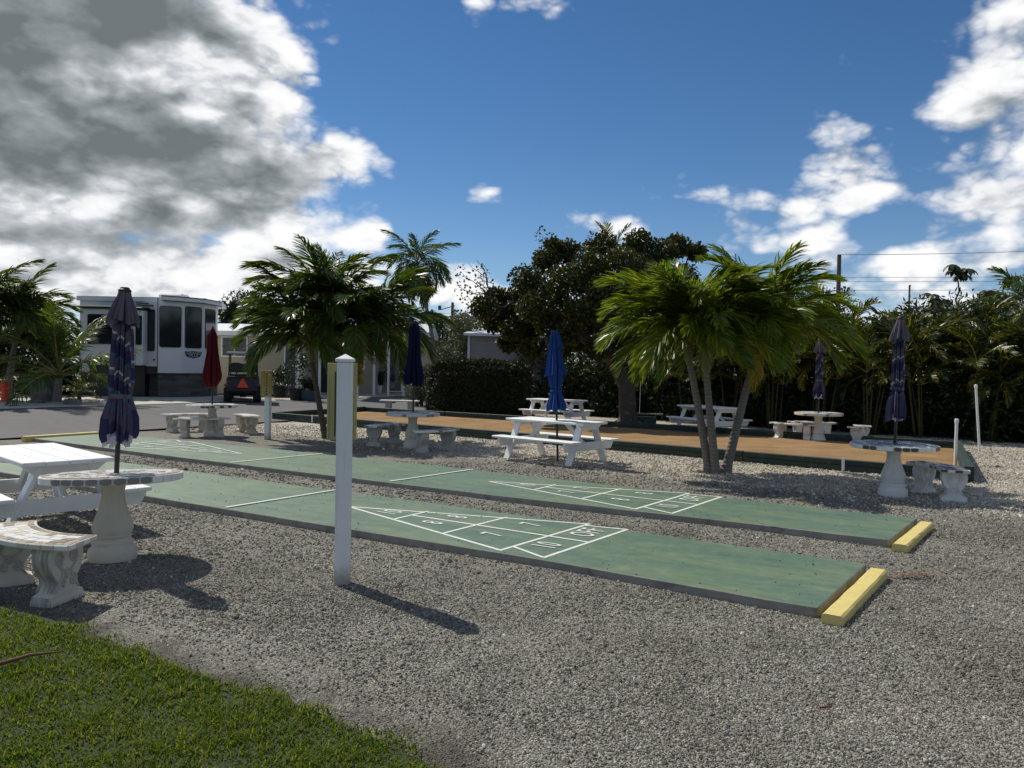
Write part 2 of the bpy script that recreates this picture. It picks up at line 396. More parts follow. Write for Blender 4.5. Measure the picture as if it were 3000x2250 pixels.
def sand_mat():
    m_, h, b, o = new_mat('sand'); p = wpos(h)
    n = h.noise(p, 1.2, 7, .65); n2 = h.noise(p, 14, 6, .7)
    c = h.ramp(n, [(.3, (.21, .128, .062)), (.55, (.295, .185, .088)), (.75, (.37, .245, .125))])
    c = h.mix(h.sstep(n2, .60, .72), c, (.21, .125, .062))
    h.put(b.inputs['Base Color'], c); b.inputs['Roughness'].default_value = .95; b.inputs['Specular IOR Level'].default_value = .15
    h.put(b.inputs['Normal'], h.bump(h.noise(p, 40, 6, .7), .9, .012))
sand_mat()

# ------------------------------------------------------------------ the setting: ground, road, driveway, lawn
def axis_steps(lo, hi, fine_lo, fine_hi, step):
    a = list(np.arange(fine_lo, fine_hi + 1e-6, step)); k = step; x = fine_hi
    while x < hi: k *= 1.5; x += k; a.append(min(x, hi))
    k = step; x = fine_lo; b = []
    while x > lo: k *= 1.5; x -= k; b.append(max(x, lo))
    return np.array(b[::-1] + a)
def sheet(name, xs, ys, zf, mat):
    X, Y = np.meshgrid(xs, ys); Z = np.vectorize(zf)(X, Y); n, m_ = X.shape
    v = np.stack([X, Y, Z], -1).reshape(-1, 3)
    f = [(j * m_ + i, j * m_ + i + 1, (j + 1) * m_ + i + 1, (j + 1) * m_ + i) for j in range(n - 1) for i in range(m_ - 1)]
    me = bpy.data.meshes.new(name); me.from_pydata(v.tolist(), [], f); me.materials.append(mat)
    me.polygons.foreach_set('use_smooth', [True] * len(f))
    return obj(name, me, mat)
gz = lambda x, y: terrain(x, y) - (.07 if road_a(x, y) > .12 else 0) + .010 * math.sin(x * 1.3 + .4) * math.sin(y * 1.1) * (1 if y < 12 else .4) - .008
ground = sheet('ground', axis_steps(-900, 900, -22, 16, .5), axis_steps(-60, 1500, 0, 46, .5), gz, MAT['gravel'])
tag(ground, 'grey and pale gravel yard', 'ground', kind='structure')

def strip(name, a0, a1, n0, n1, lift, mat, na=8, nn=30, kind='structure'):
    """sheet in road coordinates: a across, n along the road"""
    mb = MB(); vs = []; fs = []
    for j in range(nn + 1):
        for i in range(na + 1):
            a = a0 + (a1 - a0) * i / na; n = n0 + (n1 - n0) * j / nn
            if callable(mat): pass
            x, y = ROAD_P + ROAD_U * a + ROAD_N * n; vs.append((x, y, terrain(x, y) + lift))
    for j in range(nn):
        for i in range(na): q = j * (na + 1) + i; fs.append((q, q + na + 1, q + na + 2, q + 1))
    mb.add(vs, fs); o = obj(name, mb, mat, smooth=True); tag(o, kind=kind); return o
tag(strip('road', .15, 6.9, -30, 45, .012, MAT['asphalt'], 8, 40), 'grey asphalt lane passing the courts', 'road')
tag(strip('driveway', 7.0, 22, 1.5, 13.2, .020, MAT['concrete'], 10, 10), 'pale concrete driveway in front of the trailer', 'driveway')
tag(strip('patio', 7.0, 22, 16.5, 42, .017, MAT['concrete'], 10, 12), 'shaded concrete carport floor by the houses', 'patio')
tag(strip('planting_bed', 7.0, 20, -14, 1.4, .022, MAT['soil'], 10, 10), 'dark mulched bed under the palms across the lane', 'bed')

LAWN = [(-260, 1716), (0, 1783), (150, 1822), (305, 1876), (440, 1935), (560, 1972), (640, 2003), (720, 2036), (800, 2046), (880, 2076), (960, 2108), (1050, 2148), (1140, 2196), (1230, 2240), (1330, 2300)]
lawn_edge = [at(*p_) for p_ in LAWN]
lawn_pts = [(p_.x, p_.y) for p_ in lawn_edge] + [(.1, 1.2), (-5.5, 1.2), (-5.5, 5.3)]
def inside(px, py, poly):
    c = np.zeros(np.shape(px), bool); n = len(poly); j = n - 1
    for i in range(n):
        xi, yi = poly[i]; xj, yj = poly[j]
        hit = ((yi > py) != (yj > py)) & (px < (xj - xi) * (py - yi) / ((yj - yi) or 1e-9) + xi)
        c ^= hit; j = i
    return c
def poly_sheet(name, pts, z, mat):
    mb = MB(); vs = [(x, y, z) for x, y in pts]; mb.add(vs, [tuple(range(len(vs)))]); me = mb.mesh(name, mat)
    if me.polygons[0].normal.z < 0: me.flip_normals()
    return obj(name, me, mat)
plain('turf_soil', (.028, .042, .010), .95, .3, 4, bump=.8, bscale=30)
tag(poly_sheet('lawn', lawn_pts, .016, MAT['turf_soil']), 'soil under the green lawn corner', 'lawn', kind='structure')
def leaf_mat(name, c1, c2, rough=.38, trans=.35, spec=.5, tip=None, world=False):
    m_, h, b, o = new_mat(name)
    r = h.n('ShaderNodeNewGeometry').outputs['Random Per Island']
    col = h.ramp(r, [(0, c1), (.7, c2), (1, tip or tuple(k * 1.3 for k in c2))])
    oi = h.n('ShaderNodeObjectInfo').outputs['Random']
    col = h.mix(1, col, h.ramp(oi, [(0, (.78, .8, .75)), (1, (1.18, 1.14, 1.05))]), 'MULTIPLY')
    h.put(b.inputs['Base Color'], col); b.inputs['Roughness'].default_value = rough; b.inputs['Specular IOR Level'].default_value = spec
    tr = h.n('ShaderNodeBsdfTranslucent'); h.put(tr.inputs[0], h.mix(1, col, (1.5, 1.45, .5), 'MULTIPLY'))
    mx = h.n('ShaderNodeMixShader'); mx.inputs[0].default_value = trans
    h.t.links.new(b.outputs[0], mx.inputs[1]); h.t.links.new(tr.outputs[0], mx.inputs[2]); h.t.links.new(mx.outputs[0], o.inputs[0])
    return m_
leaf_mat('grass', (.050, .098, .006), (.118, .178, .011), .6, .48, .12, tip=(.24, .23, .05))
leaf_mat('clover', (.05, .10, .007), (.10, .16, .012), .6, .42, .15)

def vn(X, Y, s): return np.sin(X * s + 1.7 * np.sin(Y * s * .83)) * np.sin(Y * s * 1.13 + 1.3 * np.sin(X * s * .71))
def grass_lawn():
    xs0, xs1, ys0, ys1 = -5.4, .1, 1.3, 5.4
    n = 130000; X = RNG.uniform(xs0, xs1, n); Y = RNG.uniform(ys0, ys1, n)
    k = inside(X + RNG.normal(0, .02, n) + .07 * vn(X, Y, 6.1), Y + RNG.normal(0, .03, n) + .10 * vn(X + 3, Y, 7.3), lawn_pts); X, Y = X[k], Y[k]; n = len(X)
    clump = .6 + .8 * (np.sin(X * 9 + 1.3 * np.sin(Y * 7)) * np.sin(Y * 11 + np.sin(X * 5)) * .5 + .5)
    hgt = RNG.uniform(.018, .048, n) * clump; hgt[RNG.random(n) < .02] *= 1.9
    a = RNG.uniform(0, 2 * np.pi, n); lean = RNG.uniform(.3, 1.1, n); wd = RNG.uniform(.0022, .0048, n)
    dx, dy = np.cos(a), np.sin(a); sx, sy = -dy, dx; z0 = np.full(n, .012)
    def P(t, side):
        r = hgt * lean * t * t * 1.1; zz = z0 + hgt * (t - .25 * t * t * lean)
        return np.stack([X + dx * r + sx * wd * side, Y + dy * r + sy * wd * side, zz], -1)
    q1 = np.stack([P(0, -1), P(0, 1), P(.55, .85), P(.55, -.85)], 1); q2 = np.stack([P(.55, -.85), P(.55, .85), P(1, .12), P(1, -.12)], 1)
    V = np.empty((2 * n, 4, 3)); V[0::2] = q1; V[1::2] = q2
    me = quads_mesh('grass', V, MAT['grass'], smooth=True)
    tag(obj('grass', me, None), 'short sunlit green grass filling the lawn corner', 'grass', kind='stuff')
    # broad low weeds among the blades
    m = 4000; X = RNG.uniform(xs0, xs1, m); Y = RNG.uniform(ys0, ys1, m); k = inside(X, Y, lawn_pts); X, Y = X[k], Y[k]; m = len(X)
    a = RNG.uniform(0, 2 * np.pi, m); t = RNG.normal(0, .5, m); s = RNG.uniform(.004, .009, m); z = RNG.uniform(.022, .045, m)
    ux = np.stack([np.cos(a), np.sin(a), np.sin(t) * .6], -1) * s[:, None]; uy = np.stack([-np.sin(a), np.cos(a), np.cos(a * 3) * .4], -1) * s[:, None]
    c = np.stack([X, Y, z], -1)
    V = np.stack([c - ux, c - uy * .7, c + ux, c + uy * .7], 1)
    tag(obj('clover', quads_mesh('clover', V, MAT['clover']), None), 'small round weed leaves scattered through the grass', 'weeds', kind='stuff')
grass_lawn()

# ------------------------------------------------------------------ shuffleboard lanes
FT = .3048; SLAB = .062; KS = 1 - SLAB / CAM_H
CD = Vector((-.85592, .51710, 0)); CN = Vector((.51710, .85592, 0))
COURT_O = [Vector((.80402, 7.68837, 0)), Vector((2.41204, 9.97907, 0))]
def court_xy(c, s, t, z=SLAB):
    p_ = COURT_O[c] + CD * s * FT + CN * t * FT; k = 1 - z / CAM_H; return Vector((p_.x * k, p_.y * k, z))
def text_mesh(body, size, sx=1.0, extrude=0.0, spacing=1.0):
    cu = bpy.data.curves.new('txt', 'FONT'); cu.body = body; cu.size = size; cu.align_x = 'CENTER'; cu.align_y = 'CENTER'; cu.extrude = extrude; cu.space_character = spacing * 1.12
    cu.offset = size * .006
    o = bpy.data.objects.new('txt', cu); COL.objects.link(o); bpy.context.view_layer.update()
    me = bpy.data.meshes.new_from_object(o.evaluated_get(bpy.context.evaluated_depsgraph_get()))
    bpy.data.objects.remove(o); bpy.data.curves.remove(cu)
    for v in me.vertices: v.co.x *= sx
    return me
EDGES = [([(-7.52, -3.42), (0, -3.05), (14, -3.12), (46.5, -2.95)], [(46.5, 2.85), (22, 2.72), (8, 2.60), (-2, 2.25), (-7.92, 2.02)]),
         ([(-7.50, -3.1), (-3, -3.0), (8, -3.3), (31, -2.95), (48.0, -2.25)], [(48.2, 3.2), (30, 3.70), (14, 3.25), (-1.6, 2.2), (-8.0, 1.98)])]
court_polys = []
LANES = []
for c in (0, 1):
    lab = ('green painted shuffleboard lane beside the tall white scoreboard post', 'green painted shuffleboard lane on the side of the bocce court')[c]
    o0 = court_xy(c, 0, 0, 0); ct = thing('shuffleboard_court', lab, 'court', (COURT_O[c].x * KS, COURT_O[c].y * KS, 0), math.atan2(CD.y, CD.x), 'pair of shuffleboard lanes')
    LANES.append(ct)
    L = lambda s, t: (s * FT * KS, -t * FT * KS)
    def dense(pl):
        out = []
        for (s0, t0), (s1, t1) in zip(pl[:-1], pl[1:]):
            k = max(1, int(abs(s1 - s0) / 1.2))
            out += [(s0 + (s1 - s0) * i / k, t0 + (t1 - t0) * i / k + random.uniform(-.012, .012)) for i in range(k)]
        return out + [pl[-1]]
    ring = [L(s, t) for s, t in dense(EDGES[c][0]) + dense(EDGES[c][1])]
    court_polys.append([tuple((court_xy(c, s, t))[:2]) for s, t in EDGES[c][0] + EDGES[c][1]])
    mb = MB(); n = len(ring); A = sum(ring[i][0] * ring[(i + 1) % n][1] - ring[(i + 1) % n][0] * ring[i][1] for i in range(n))
    if A < 0: ring = ring[::-1]
    mb.add([(x, y, -.05) for x, y in ring] + [(x, y, SLAB - .006) for x, y in ring], [(k, (k + 1) % n, n + (k + 1) % n, n + k) for k in range(n)], 1)
    cx = [(x, y) for x, y in ring]
    ins = []
    for i in range(n):
        x, y = ring[i]; x0, y0 = ring[i - 1]; x1, y1 = ring[(i + 1) % n]; tx, ty = x1 - x0, y1 - y0; l = math.hypot(tx, ty) or 1
        ins.append((x - ty / l * .006 + random.uniform(-.002, .002), y + tx / l * .006 + random.uniform(-.002, .002)))
    mb.add([(x, y, SLAB - .006) for x, y in ring] + [(x, y, SLAB) for x, y in ins], [(k, (k + 1) % n, n + (k + 1) % n, n + k) for k in range(n)], 1)
    mb.add([(x, y, SLAB) for x, y in ins], [tuple(range(n))], 0)
    obj('slab', mb, [MAT['court_paint'], MAT['slab_edge']], ct)
    zi = [0]
    def line(s0, t0, s1, t1, wd=.042, ct=ct):
        x0, y0 = L(s0, t0); x1, y1 = L(s1, t1); zi[0] += 1; m2 = MB()
        l = math.hypot(x1 - x0, y1 - y0); nx, ny = -(y1 - y0) / l * wd / 2, (x1 - x0) / l * wd / 2; z = SLAB + .0012 + .00035 * zi[0]
        k = max(2, int(l / .12)); vs = []; fs = []
        for i in range(k + 1):
            f = i / k; j1, j2 = 1 + random.uniform(-.07, .07), 1 + random.uniform(-.07, .07)
            x, y = x0 + (x1 - x0) * f, y0 + (y1 - y0) * f
            vs += [(x + nx * j1, y + ny * j1, z), (x - nx * j2, y - ny * j2, z)]
        for i in range(k): fs.append((2 * i, 2 * i + 1, 2 * i + 3, 2 * i + 2))
        m2.add(vs, fs); obj('line', m2, MAT['court_line'], ct)
    def num(body, s, t, size=.255, flip=False, ct=ct, sx=.80):
        me = text_mesh(body, size, sx); me.materials.append(MAT['court_line']); o = obj('numeral' if body[0] != 'O' else 'lettering', me, None, ct)
        x, y = L(s, t); zi[0] += 1; o.location = (x, y, SLAB + .0012 + .00035 * zi[0]); o.rotation_euler = (0, 0, R(90 if flip else -90)); o.scale = (1, 1.4, 1)
    def triangle(f, inner, outer, wob=0):
        """f(s, t): scoring triangle, s from the rear line towards the tip"""
        g = lambda *a: line(*f(*a[:2]), *f(*a[2:]), .037)
        g(10.45, .0, 1.66, -2.80); g(10.45, 0, 1.28, 2.48); g(1.70, -2.86, 1.26, 2.54); g(.17, -2.90, -.25, 2.43)
        g(4.53, -1.84, 4.30, 1.82); g(7.39, -.95, 7.34, 1.03); g(7.36, .04, -.02, -.22); g(1.60, -2.18, .17, -2.86); g(1.33, 2.12, -.24, 2.36)
        fl = f(1, 0)[0] > f(0, 0)[0]
        for b_, s, t in (('10', 8.35, .02), (inner, 5.85, -.62), (inner, 5.75, .75), (outer, 3.05, -1.05), (outer, 2.85, 1.15)):
            num(b_, *f(s, t), flip=not fl)
        num('10', *f(.82, -1.42), flip=not fl); num('OFF', *f(.62, 1.10), flip=not fl, size=.26)
    triangle(lambda s, t: (s, t), '87'[c], '78'[c])
    triangle(lambda s, t: (39.1 - s, -t + .35), '87'[c], '78'[c])
    if c == 0: line(13.9, -3.0, 13.65, 2.6); line(25.1, -2.9, 24.8, 2.75)
    else: line(14.1, -3.05, 13.5, 3.1); line(25.6, -3.0, 25.0, 3.5)

def kerb_block(a, b, wd, hgt, label, seed):
    rnd = random.Random(seed); a, b = Vector(a), Vector(b); l = (b - a).length
    x = (b - a).normalized(); ang = math.atan2(x.y, x.x)
    n = 12; prof = [(-wd / 2, 0), (-wd / 2 + .004, hgt - .012), (-wd / 2 + .018, hgt), (wd / 2 - .018, hgt), (wd / 2 - .004, hgt - .012), (wd / 2, 0)]
    vs = []; fs = []
    for i in range(n + 1):
        for y, z in prof: vs.append((-l / 2 + l * i / n + rnd.uniform(-.003, .003), y + rnd.uniform(-.0018, .0018), z + (rnd.uniform(-.0018, .0014) if z else 0)))
    k = len(prof)
    for i in range(n):
        for j in range(k - 1): fs.append((i * k + j, (i + 1) * k + j, (i + 1) * k + j + 1, i * k + j + 1))
    fs += [tuple(range(k)), tuple(n * k + j for j in range(k))[::-1]]
    o = obj('kerb_block', MB().add(vs, [f[::-1] for f in fs]), MAT['yellow_paint']); o.location = (a + b) / 2; o.rotation_euler = (0, 0, ang)
    return tag(o, label, 'kerb', 'yellow kerb blocks closing the lanes')
def cxy0(c, s, t): p_ = court_xy(c, s, t, .09); return (p_.x, p_.y, -.012)
kerb_block(cxy0(0, -7.84, -3.44), cxy0(0, -8.24, 2.02), .142, .074, 'yellow painted concrete kerb block ending the lane beside the tall scoreboard post', 1)
kerb_block(cxy0(1, -7.82, -3.10), cxy0(1, -8.32, 1.98), .142, .074, 'yellow painted concrete kerb block ending the lane beside the bocce court', 2)
kerb_block(cxy0(1, 48.45, -2.3), cxy0(1, 48.55, 3.2), .15, .12, 'low yellow kerb block where the lane meets the asphalt road', 3)

# ------------------------------------------------------------------ bocce court
BQ = [Vector((7.34, 12.53, 0)), Vector((-7.30, 24.02, 0)), Vector((-5.30, 28.35, 0)), Vector((10.15, 17.85, 0))]   # near right, near left, far left, far right
bocce_poly = [(q.x, q.y) for q in BQ]
bc = thing('bocce_court', 'long bocce court of orange sand framed in dark green timber', 'court', (0, 0, 0))
mb = MB(); mb.add([(q.x, q.y, .045) for q in (BQ[0], BQ[3], BQ[2], BQ[1])], [(0, 1, 2, 3)])
obj('sand_surface', mb, MAT['sand'], bc)
def border(a, b, n, h, wd=.10, cuts=None):
    cuts = cuts or [i / n for i in range(n + 1)]
    for i in range(len(cuts) - 1):
        p0, p1 = a.lerp(b, cuts[i] + .0006), a.lerp(b, cuts[i + 1] - .0006); dz = random.uniform(-.006, .006)
        for j, (z0, z1) in enumerate(((0, h * .52), (h * .52 + .004, h))):
            m2 = MB().beam(p0 + Vector((0, 0, (z0 + z1) / 2 + dz)), p1 + Vector((0, 0, (z0 + z1) / 2 + dz)), wd + .006 * j, z1 - z0, ch=.008); obj('plank', m2, MAT['green_timber'], bc)
border(BQ[0], BQ[1], 5, .205); border(BQ[3], BQ[2], 5, .205); border(BQ[0] + (BQ[3] - BQ[0]).normalized() * .06, BQ[3] - (BQ[3] - BQ[0]).normalized() * .06, 1, .245, .14); border(BQ[1], BQ[2], 1, .22)
dn = (BQ[1] - BQ[0]).normalized(); nrm = Vector((-dn.y, dn.x, 0)); nrm = nrm if nrm.dot(Vector((0, -1, 0))) > 0 else -nrm
for fpx, fpy in ((2500, 1370), (895, 1240), (1163, 1262)):
    g = at(fpx, fpy); f = (Vector((g.x, g.y, 0)) - BQ[0]).dot(dn); p_ = BQ[0] + dn * f + nrm * .058
    obj('marker_stripe', MB().box((p_.x, p_.y, .122), (.05, .012, .22), Matrix.Rotation(math.atan2(dn.y, dn.x), 3, 'Z'), .002), MAT['white_paint'], bc)

# ------------------------------------------------------------------ loose gravel chips over the yard
def gn_scatter(name, P, S, mat, label, cat):
    """chips: points with a random turn and size carry one small rough pebble"""
    n = len(P); me = bpy.data.meshes.new(name); me.vertices.add(n); me.vertices.foreach_set('co', P.astype(np.float32).ravel())
    for an, arr in (('rot', RNG.uniform(0, 6.28, (n, 3))), ('scl', S)):
        at_ = me.attributes.new(an, 'FLOAT_VECTOR', 'POINT'); at_.data.foreach_set('vector', arr.astype(np.float32).ravel())
    me.materials.append(mat); o = link(bpy.data.objects.new(name, me)); tag(o, label, cat, kind='stuff')
    g = bpy.data.node_groups.new(name, 'GeometryNodeTree'); g.interface.new_socket('Geometry', in_out='INPUT', socket_type='NodeSocketGeometry'); g.interface.new_socket('Geometry', in_out='OUTPUT', socket_type='NodeSocketGeometry')
    gi = g.nodes.new('NodeGroupInput'); go = g.nodes.new('NodeGroupOutput'); ico = g.nodes.new('GeometryNodeMeshIcoSphere'); ico.inputs['Radius'].default_value = 1; ico.inputs['Subdivisions'].default_value = 1
    sp = g.nodes.new('GeometryNodeSetPosition'); nz = g.nodes.new('ShaderNodeTexNoise'); nz.inputs['Scale'].default_value = 1.7
    vm = g.nodes.new('ShaderNodeVectorMath'); vm.operation = 'SUBTRACT'; vm.inputs[1].default_value = (.5, .5, .5); vs = g.nodes.new('ShaderNodeVectorMath'); vs.operation = 'SCALE'; vs.inputs['Scale'].default_value = 1.3
    sm = g.nodes.new('GeometryNodeSetMaterial'); sm.inputs['Material'].default_value = mat
    ip = g.nodes.new('GeometryNodeInstanceOnPoints'); r_ = g.nodes.new('GeometryNodeInputNamedAttribute'); r_.data_type = 'FLOAT_VECTOR'; r_.inputs[0].default_value = 'rot'
    s_ = g.nodes.new('GeometryNodeInputNamedAttribute'); s_.data_type = 'FLOAT_VECTOR'; s_.inputs[0].default_value = 'scl'
    lk = g.links.new
    lk(nz.outputs['Color'], vm.inputs[0]); lk(vm.outputs[0], vs.inputs[0]); lk(vs.outputs[0], sp.inputs['Offset']); lk(ico.outputs['Mesh'], sp.inputs['Geometry']); lk(sp.outputs[0], sm.inputs['Geometry'])
    lk(gi.outputs[0], ip.inputs['Points']); lk(sm.outputs[0], ip.inputs['Instance']); lk(r_.outputs[0], ip.inputs['Rotation']); lk(s_.outputs[0], ip.inputs['Scale']); lk(ip.outputs[0], go.inputs[0])
    mo = o.modifiers.new('chips', 'NODES'); mo.node_group = g; return o
def vnoise(X, Y, s):
    return (np.sin(X * s + 1.7 * np.sin(Y * s * .83 + .5)) * np.sin(Y * s * 1.13 + 1.3 * np.sin(X * s * .71)) + .6 * np.sin(X * s * 2.3 + Y * s * 1.9 + 2) * np.sin(Y * s * 2.7 - X * s)) / 1.6
def chips():
    def keep(X, Y):
        k = ~inside(X, Y, lawn_pts) & ~inside(X, Y, court_polys[0]) & ~inside(X, Y, court_polys[1]) & ~inside(X, Y, bocce_poly)
        return k & ((X - ROAD_P[0]) * ROAD_U[0] + (Y - ROAD_P[1]) * ROAD_U[1] < .1)
    out = []
    for (y0, y1, dens, sz) in ((2.2, 4.2, 6200, .0046), (4.2, 6.5, 4000, .0053), (6.5, 9.5, 1600, .0072), (9.5, 14, 520, .0105)):
        hx = y1 * .74 + .8; A = 2 * hx * (y1 - y0); n = int(A * dens); X = RNG.uniform(-hx, hx, n); Y = RNG.uniform(y0, y1, n)
        k = keep(X, Y); k &= RNG.random(n) < np.clip(.72 + .38 * vnoise(X, Y, 1.9) + .2 * vnoise(X, Y, 6.3), .12, 1)
        X, Y = X[k], Y[k]
        # thin beside the lawn
        de = np.min(np.stack([np.hypot(X - p_.x, Y - p_.y) for p_ in lawn_edge]), 0)
        k = RNG.random(len(X)) < np.clip((de - .16) / .6 + .10 + .35 * vnoise(X, Y, 4.4), .05, 1); X, Y = X[k], Y[k]
        nn = .6 * X + .8 * Y + RNG.normal(0, .5, len(X)); k = nn < 11.6; X, Y = X[k], Y[k]
        Z = np.array([gz(x, y) for x, y in zip(X, Y)]) + .002
        s = sz * RNG.lognormal(0, .36, len(X)); out.append((np.stack([X, Y, Z], -1), s[:, None] * RNG.uniform(.65, 1.25, (len(X), 3)) * np.array([1, 1, .7])))
    for c in (0, 1):                                   # a few kicked onto the lanes
        for _ in range(140):
            sx = random.uniform(-7.5, 30); t = random.choice((-1, 1)) * random.triangular(0, 2.9, 2.8); q = court_xy(c, sx, t - .25)
            if q.y < 16: out.append((np.array([[q.x, q.y, SLAB + .004]]), np.full((1, 3), random.uniform(.003, .007))))
    P = np.concatenate([a for a, b in out]); S = np.concatenate([b for a, b in out])
    gn_scatter('gravel_chips', P, S, MAT['stone_grey'], 'grey limestone chips strewn over the yard', 'gravel')
    n = 140000; Y = RNG.uniform(9, 22, n); X = RNG.uniform(-1, 1, n) * (Y * .72 + 1); nn = .6 * X + .8 * Y + RNG.normal(0, .4, n)
    k = keep(X, Y) & (nn > 11.5) & (RNG.random(n) < 1.15 - Y / 26); X, Y = X[k], Y[k]
    Z = np.array([gz(x, y) for x, y in zip(X, Y)]) + .004; s = .0145 * RNG.lognormal(0, .28, len(X))
    gn_scatter('shell_chips', np.stack([X, Y, Z], -1), s[:, None] * RNG.uniform(.6, 1.3, (len(X), 3)) * np.array([1, 1, .6]), MAT['stone_pale'], 'pale shell gravel round the palms and bocce court', 'gravel')
    print('chips', len(P), len(X))
chips()

# ------------------------------------------------------------------ scoreboard posts
def post_mat():
    m_, h, b, o = new_mat('post_vinyl'); co = coords(h); sz = h.n('ShaderNodeSeparateXYZ'); h.put(sz.inputs[0], co)
    base = h.mix(h.noise(co, 4, 5, .6), (.70, .71, .70), (.80, .805, .79)); run = h.noise(h.vm('MULTIPLY', co, (30, 30, 1.6)), 1, 6, .65)
    base = h.mix(h.m('MULTIPLY', h.sstep(run, .52, .8), .45), base, (.42, .42, .39))
    splash = h.m('SUBTRACT', 1, h.sstep(h.m('ADD', sz.outputs[2], h.m('MULTIPLY', h.noise(co, 25, 5, .7), -.22)), -.08, .10))
    h.put(b.inputs['Base Color'], h.mix(h.m('MULTIPLY', splash, .75), base, (.23, .20, .155))); h.put(b.inputs['Roughness'], h.ramp(run, [(.3, (.4,) * 3), (.7, (.6,) * 3)]))
    h.put(b.inputs['Normal'], h.bump(h.noise(co, 60, 4, .6), .12, .002))
post_mat()
def score_post():
    p_ = at(1003, 1705); t = thing('scoreboard_post', 'tall white square scoreboard post with pyramid cap and khaki board behind it', 'post', (p_.x, p_.y, -.02), R(8))
    w_ = .118
    obj('post', MB().box((0, 0, .86), (w_, w_, 1.74), ch=.008), MAT['post_vinyl'], t)
    h = w_ / 2 + .013
    obj('cap', MB().box((0, 0, 1.742), (2 * h, 2 * h, .024), ch=.003).add([(-h + .003, -h + .003, 1.754), (h - .003, -h + .003, 1.754), (h - .003, h - .003, 1.754), (-h + .003, h - .003, 1.754), (0, 0, 1.792)], [(0, 1, 4), (1, 2, 4), (2, 3, 4), (3, 0, 4)]), MAT['white_paint'], t)
    b = obj('board', MB().box((-.025, w_ / 2 + .014, 1.42), (.225, .022, .60), ch=.003), MAT['board_khaki'], t)
    obj('slot', MB().box((-.078, w_ / 2 + .002, 1.40), (.009, .004, .50), ch=.001), MAT['black_plastic'], b)
    obj('edge_strip', MB().box((-.132, w_ / 2 - .0, 1.42), (.014, .02, .602), ch=.003), MAT['board_khaki'], b)
score_post()
def score_post_far():
    p_ = at(784, 1286); t = thing('scoreboard_post', 'short white post with ochre scoreboard of black number slots by the tiled benches', 'post', (p_.x, p_.y, -.02), R(-12))
    obj('post', MB().box((0, 0, .62), (.115, .115, 1.28), ch=.006), MAT['post_vinyl'], t)
    b = obj('board', MB().box((0, -.075, 1.27), (.27, .03, .58), ch=.004), MAT['board_ochre'], t)
    for x in (-.115, -.055, .07, .118): obj('rail', MB().box((x, -.094, 1.27), (.012, .012, .56), ch=.002), MAT['board_ochre'], b)
    for i in range(8): obj('number_slot', MB().box((.012, -.092, 1.03 + i * .063), (.034, .006, .034), ch=.002), MAT['black_plastic'], b)
    for x, z in ((.085, 1.47), (.1, 1.03), (-.06, 1.02)): obj('peg', MB().tube([(x, -.09, z), (x, -.125, z)], .010, 8), MAT['white_paint'], b)
score_post_far()
def pvc(px, py, top_px, top_py, label, rad=.026):
    p_ = at(px, py); q = atY(top_px, top_py, p_.y); o = thing('pvc_pipe', label, 'pipe', (p_.x, p_.y, p_.z - .02), 0, 'white pipes beside the bocce court')
    e = Vector((q.x - p_.x, 0, q.z - p_.z))
    obj('pipe', MB().tube([(0, 0, 0), e], rad, 14), MAT['white_paint'], o, auto=40)
    ed = e.normalized(); obj('cap', MB().tube([e - ed * .06, e + ed * .004, e + ed * .016], [rad * 1.3, rad * 1.3, rad * .8], 14), MAT['white_paint'], o, auto=40)
pvc(2798, 1376, 2803, 1226, 'short upright white plastic pipe behind the black tiled bench')
pvc(2870, 1322, 2859, 1126, 'tall leaning white plastic pipe by the hedge end of the bocce court')
pvc(1043, 1205, 1048, 1085, 'thin white pole standing where the bocce court meets the lane', .03)

# ------------------------------------------------------------------ mosaic tables and benches
def polar_tile(r0, r1, a0, a1, z0, z1, gap, inset=.0015, jit=0, rnd=random, cx=0, cy=0):
    n = max(1, int((a1 - a0) * r1 / .05)); g0, g1 = gap / r0 if r0 > .02 else 0, gap / r1
    pts = [((r1 - gap) * math.cos(a0 + g1 + (a1 - a0 - 2 * g1) * i / n), (r1 - gap) * math.sin(a0 + g1 + (a1 - a0 - 2 * g1) * i / n)) for i in range(n + 1)]
    pts += [((r0 + gap) * math.cos(a1 - g0 - (a1 - a0 - 2 * g0) * i / n), (r0 + gap) * math.sin(a1 - g0 - (a1 - a0 - 2 * g0) * i / n)) for i in range(n + 1)]
    pts = [(x + rnd.uniform(-jit, jit) + cx, y + rnd.uniform(-jit, jit) + cy) for x, y in pts]
    return MB().prism(pts, z0, z1, inset=inset)
def rim_tile(r, a0, a1, z0, z1, gap, depth=.007, rnd=random, blob=False, cx=0, cy=0, inward=False):
    """tile set upright on a curved rim"""
    g = gap / r; n = 3; s = -1 if inward else 1; vs = []; fs = []
    zc, hz = (z0 + z1) / 2, (z1 - z0) / 2 - gap * .5
    for i in range(n + 1):
        f = i / n; a = a0 + g + (a1 - a0 - 2 * g) * f; e = 1 if not blob else (.72 if i in (0, n) else 1)
        for rr, hh in ((r - s * .004, hz * e), (r + s * depth * .6, hz * e), (r + s * depth, hz * e * .86)):
            for sg in (-1, 1): vs.append((cx + rr * math.cos(a), cy + rr * math.sin(a), zc + sg * hh))
    for i in range(n):
        b = i * 6; c_ = b + 6
        for p_, q in ((0, 2), (2, 4)):
            fs += [(b + p_, c_ + p_, c_ + q, b + q), (b + p_ + 1, b + q + 1, c_ + q + 1, c_ + p_ + 1)]
        fs.append((b + 4, c_ + 4, c_ + 5, b + 5))
    fs += [(0, 2, 4, 5, 3, 1), tuple(n * 6 + k for k in (0, 1, 3, 5, 4, 2))]
    return MB().add(vs, fs)
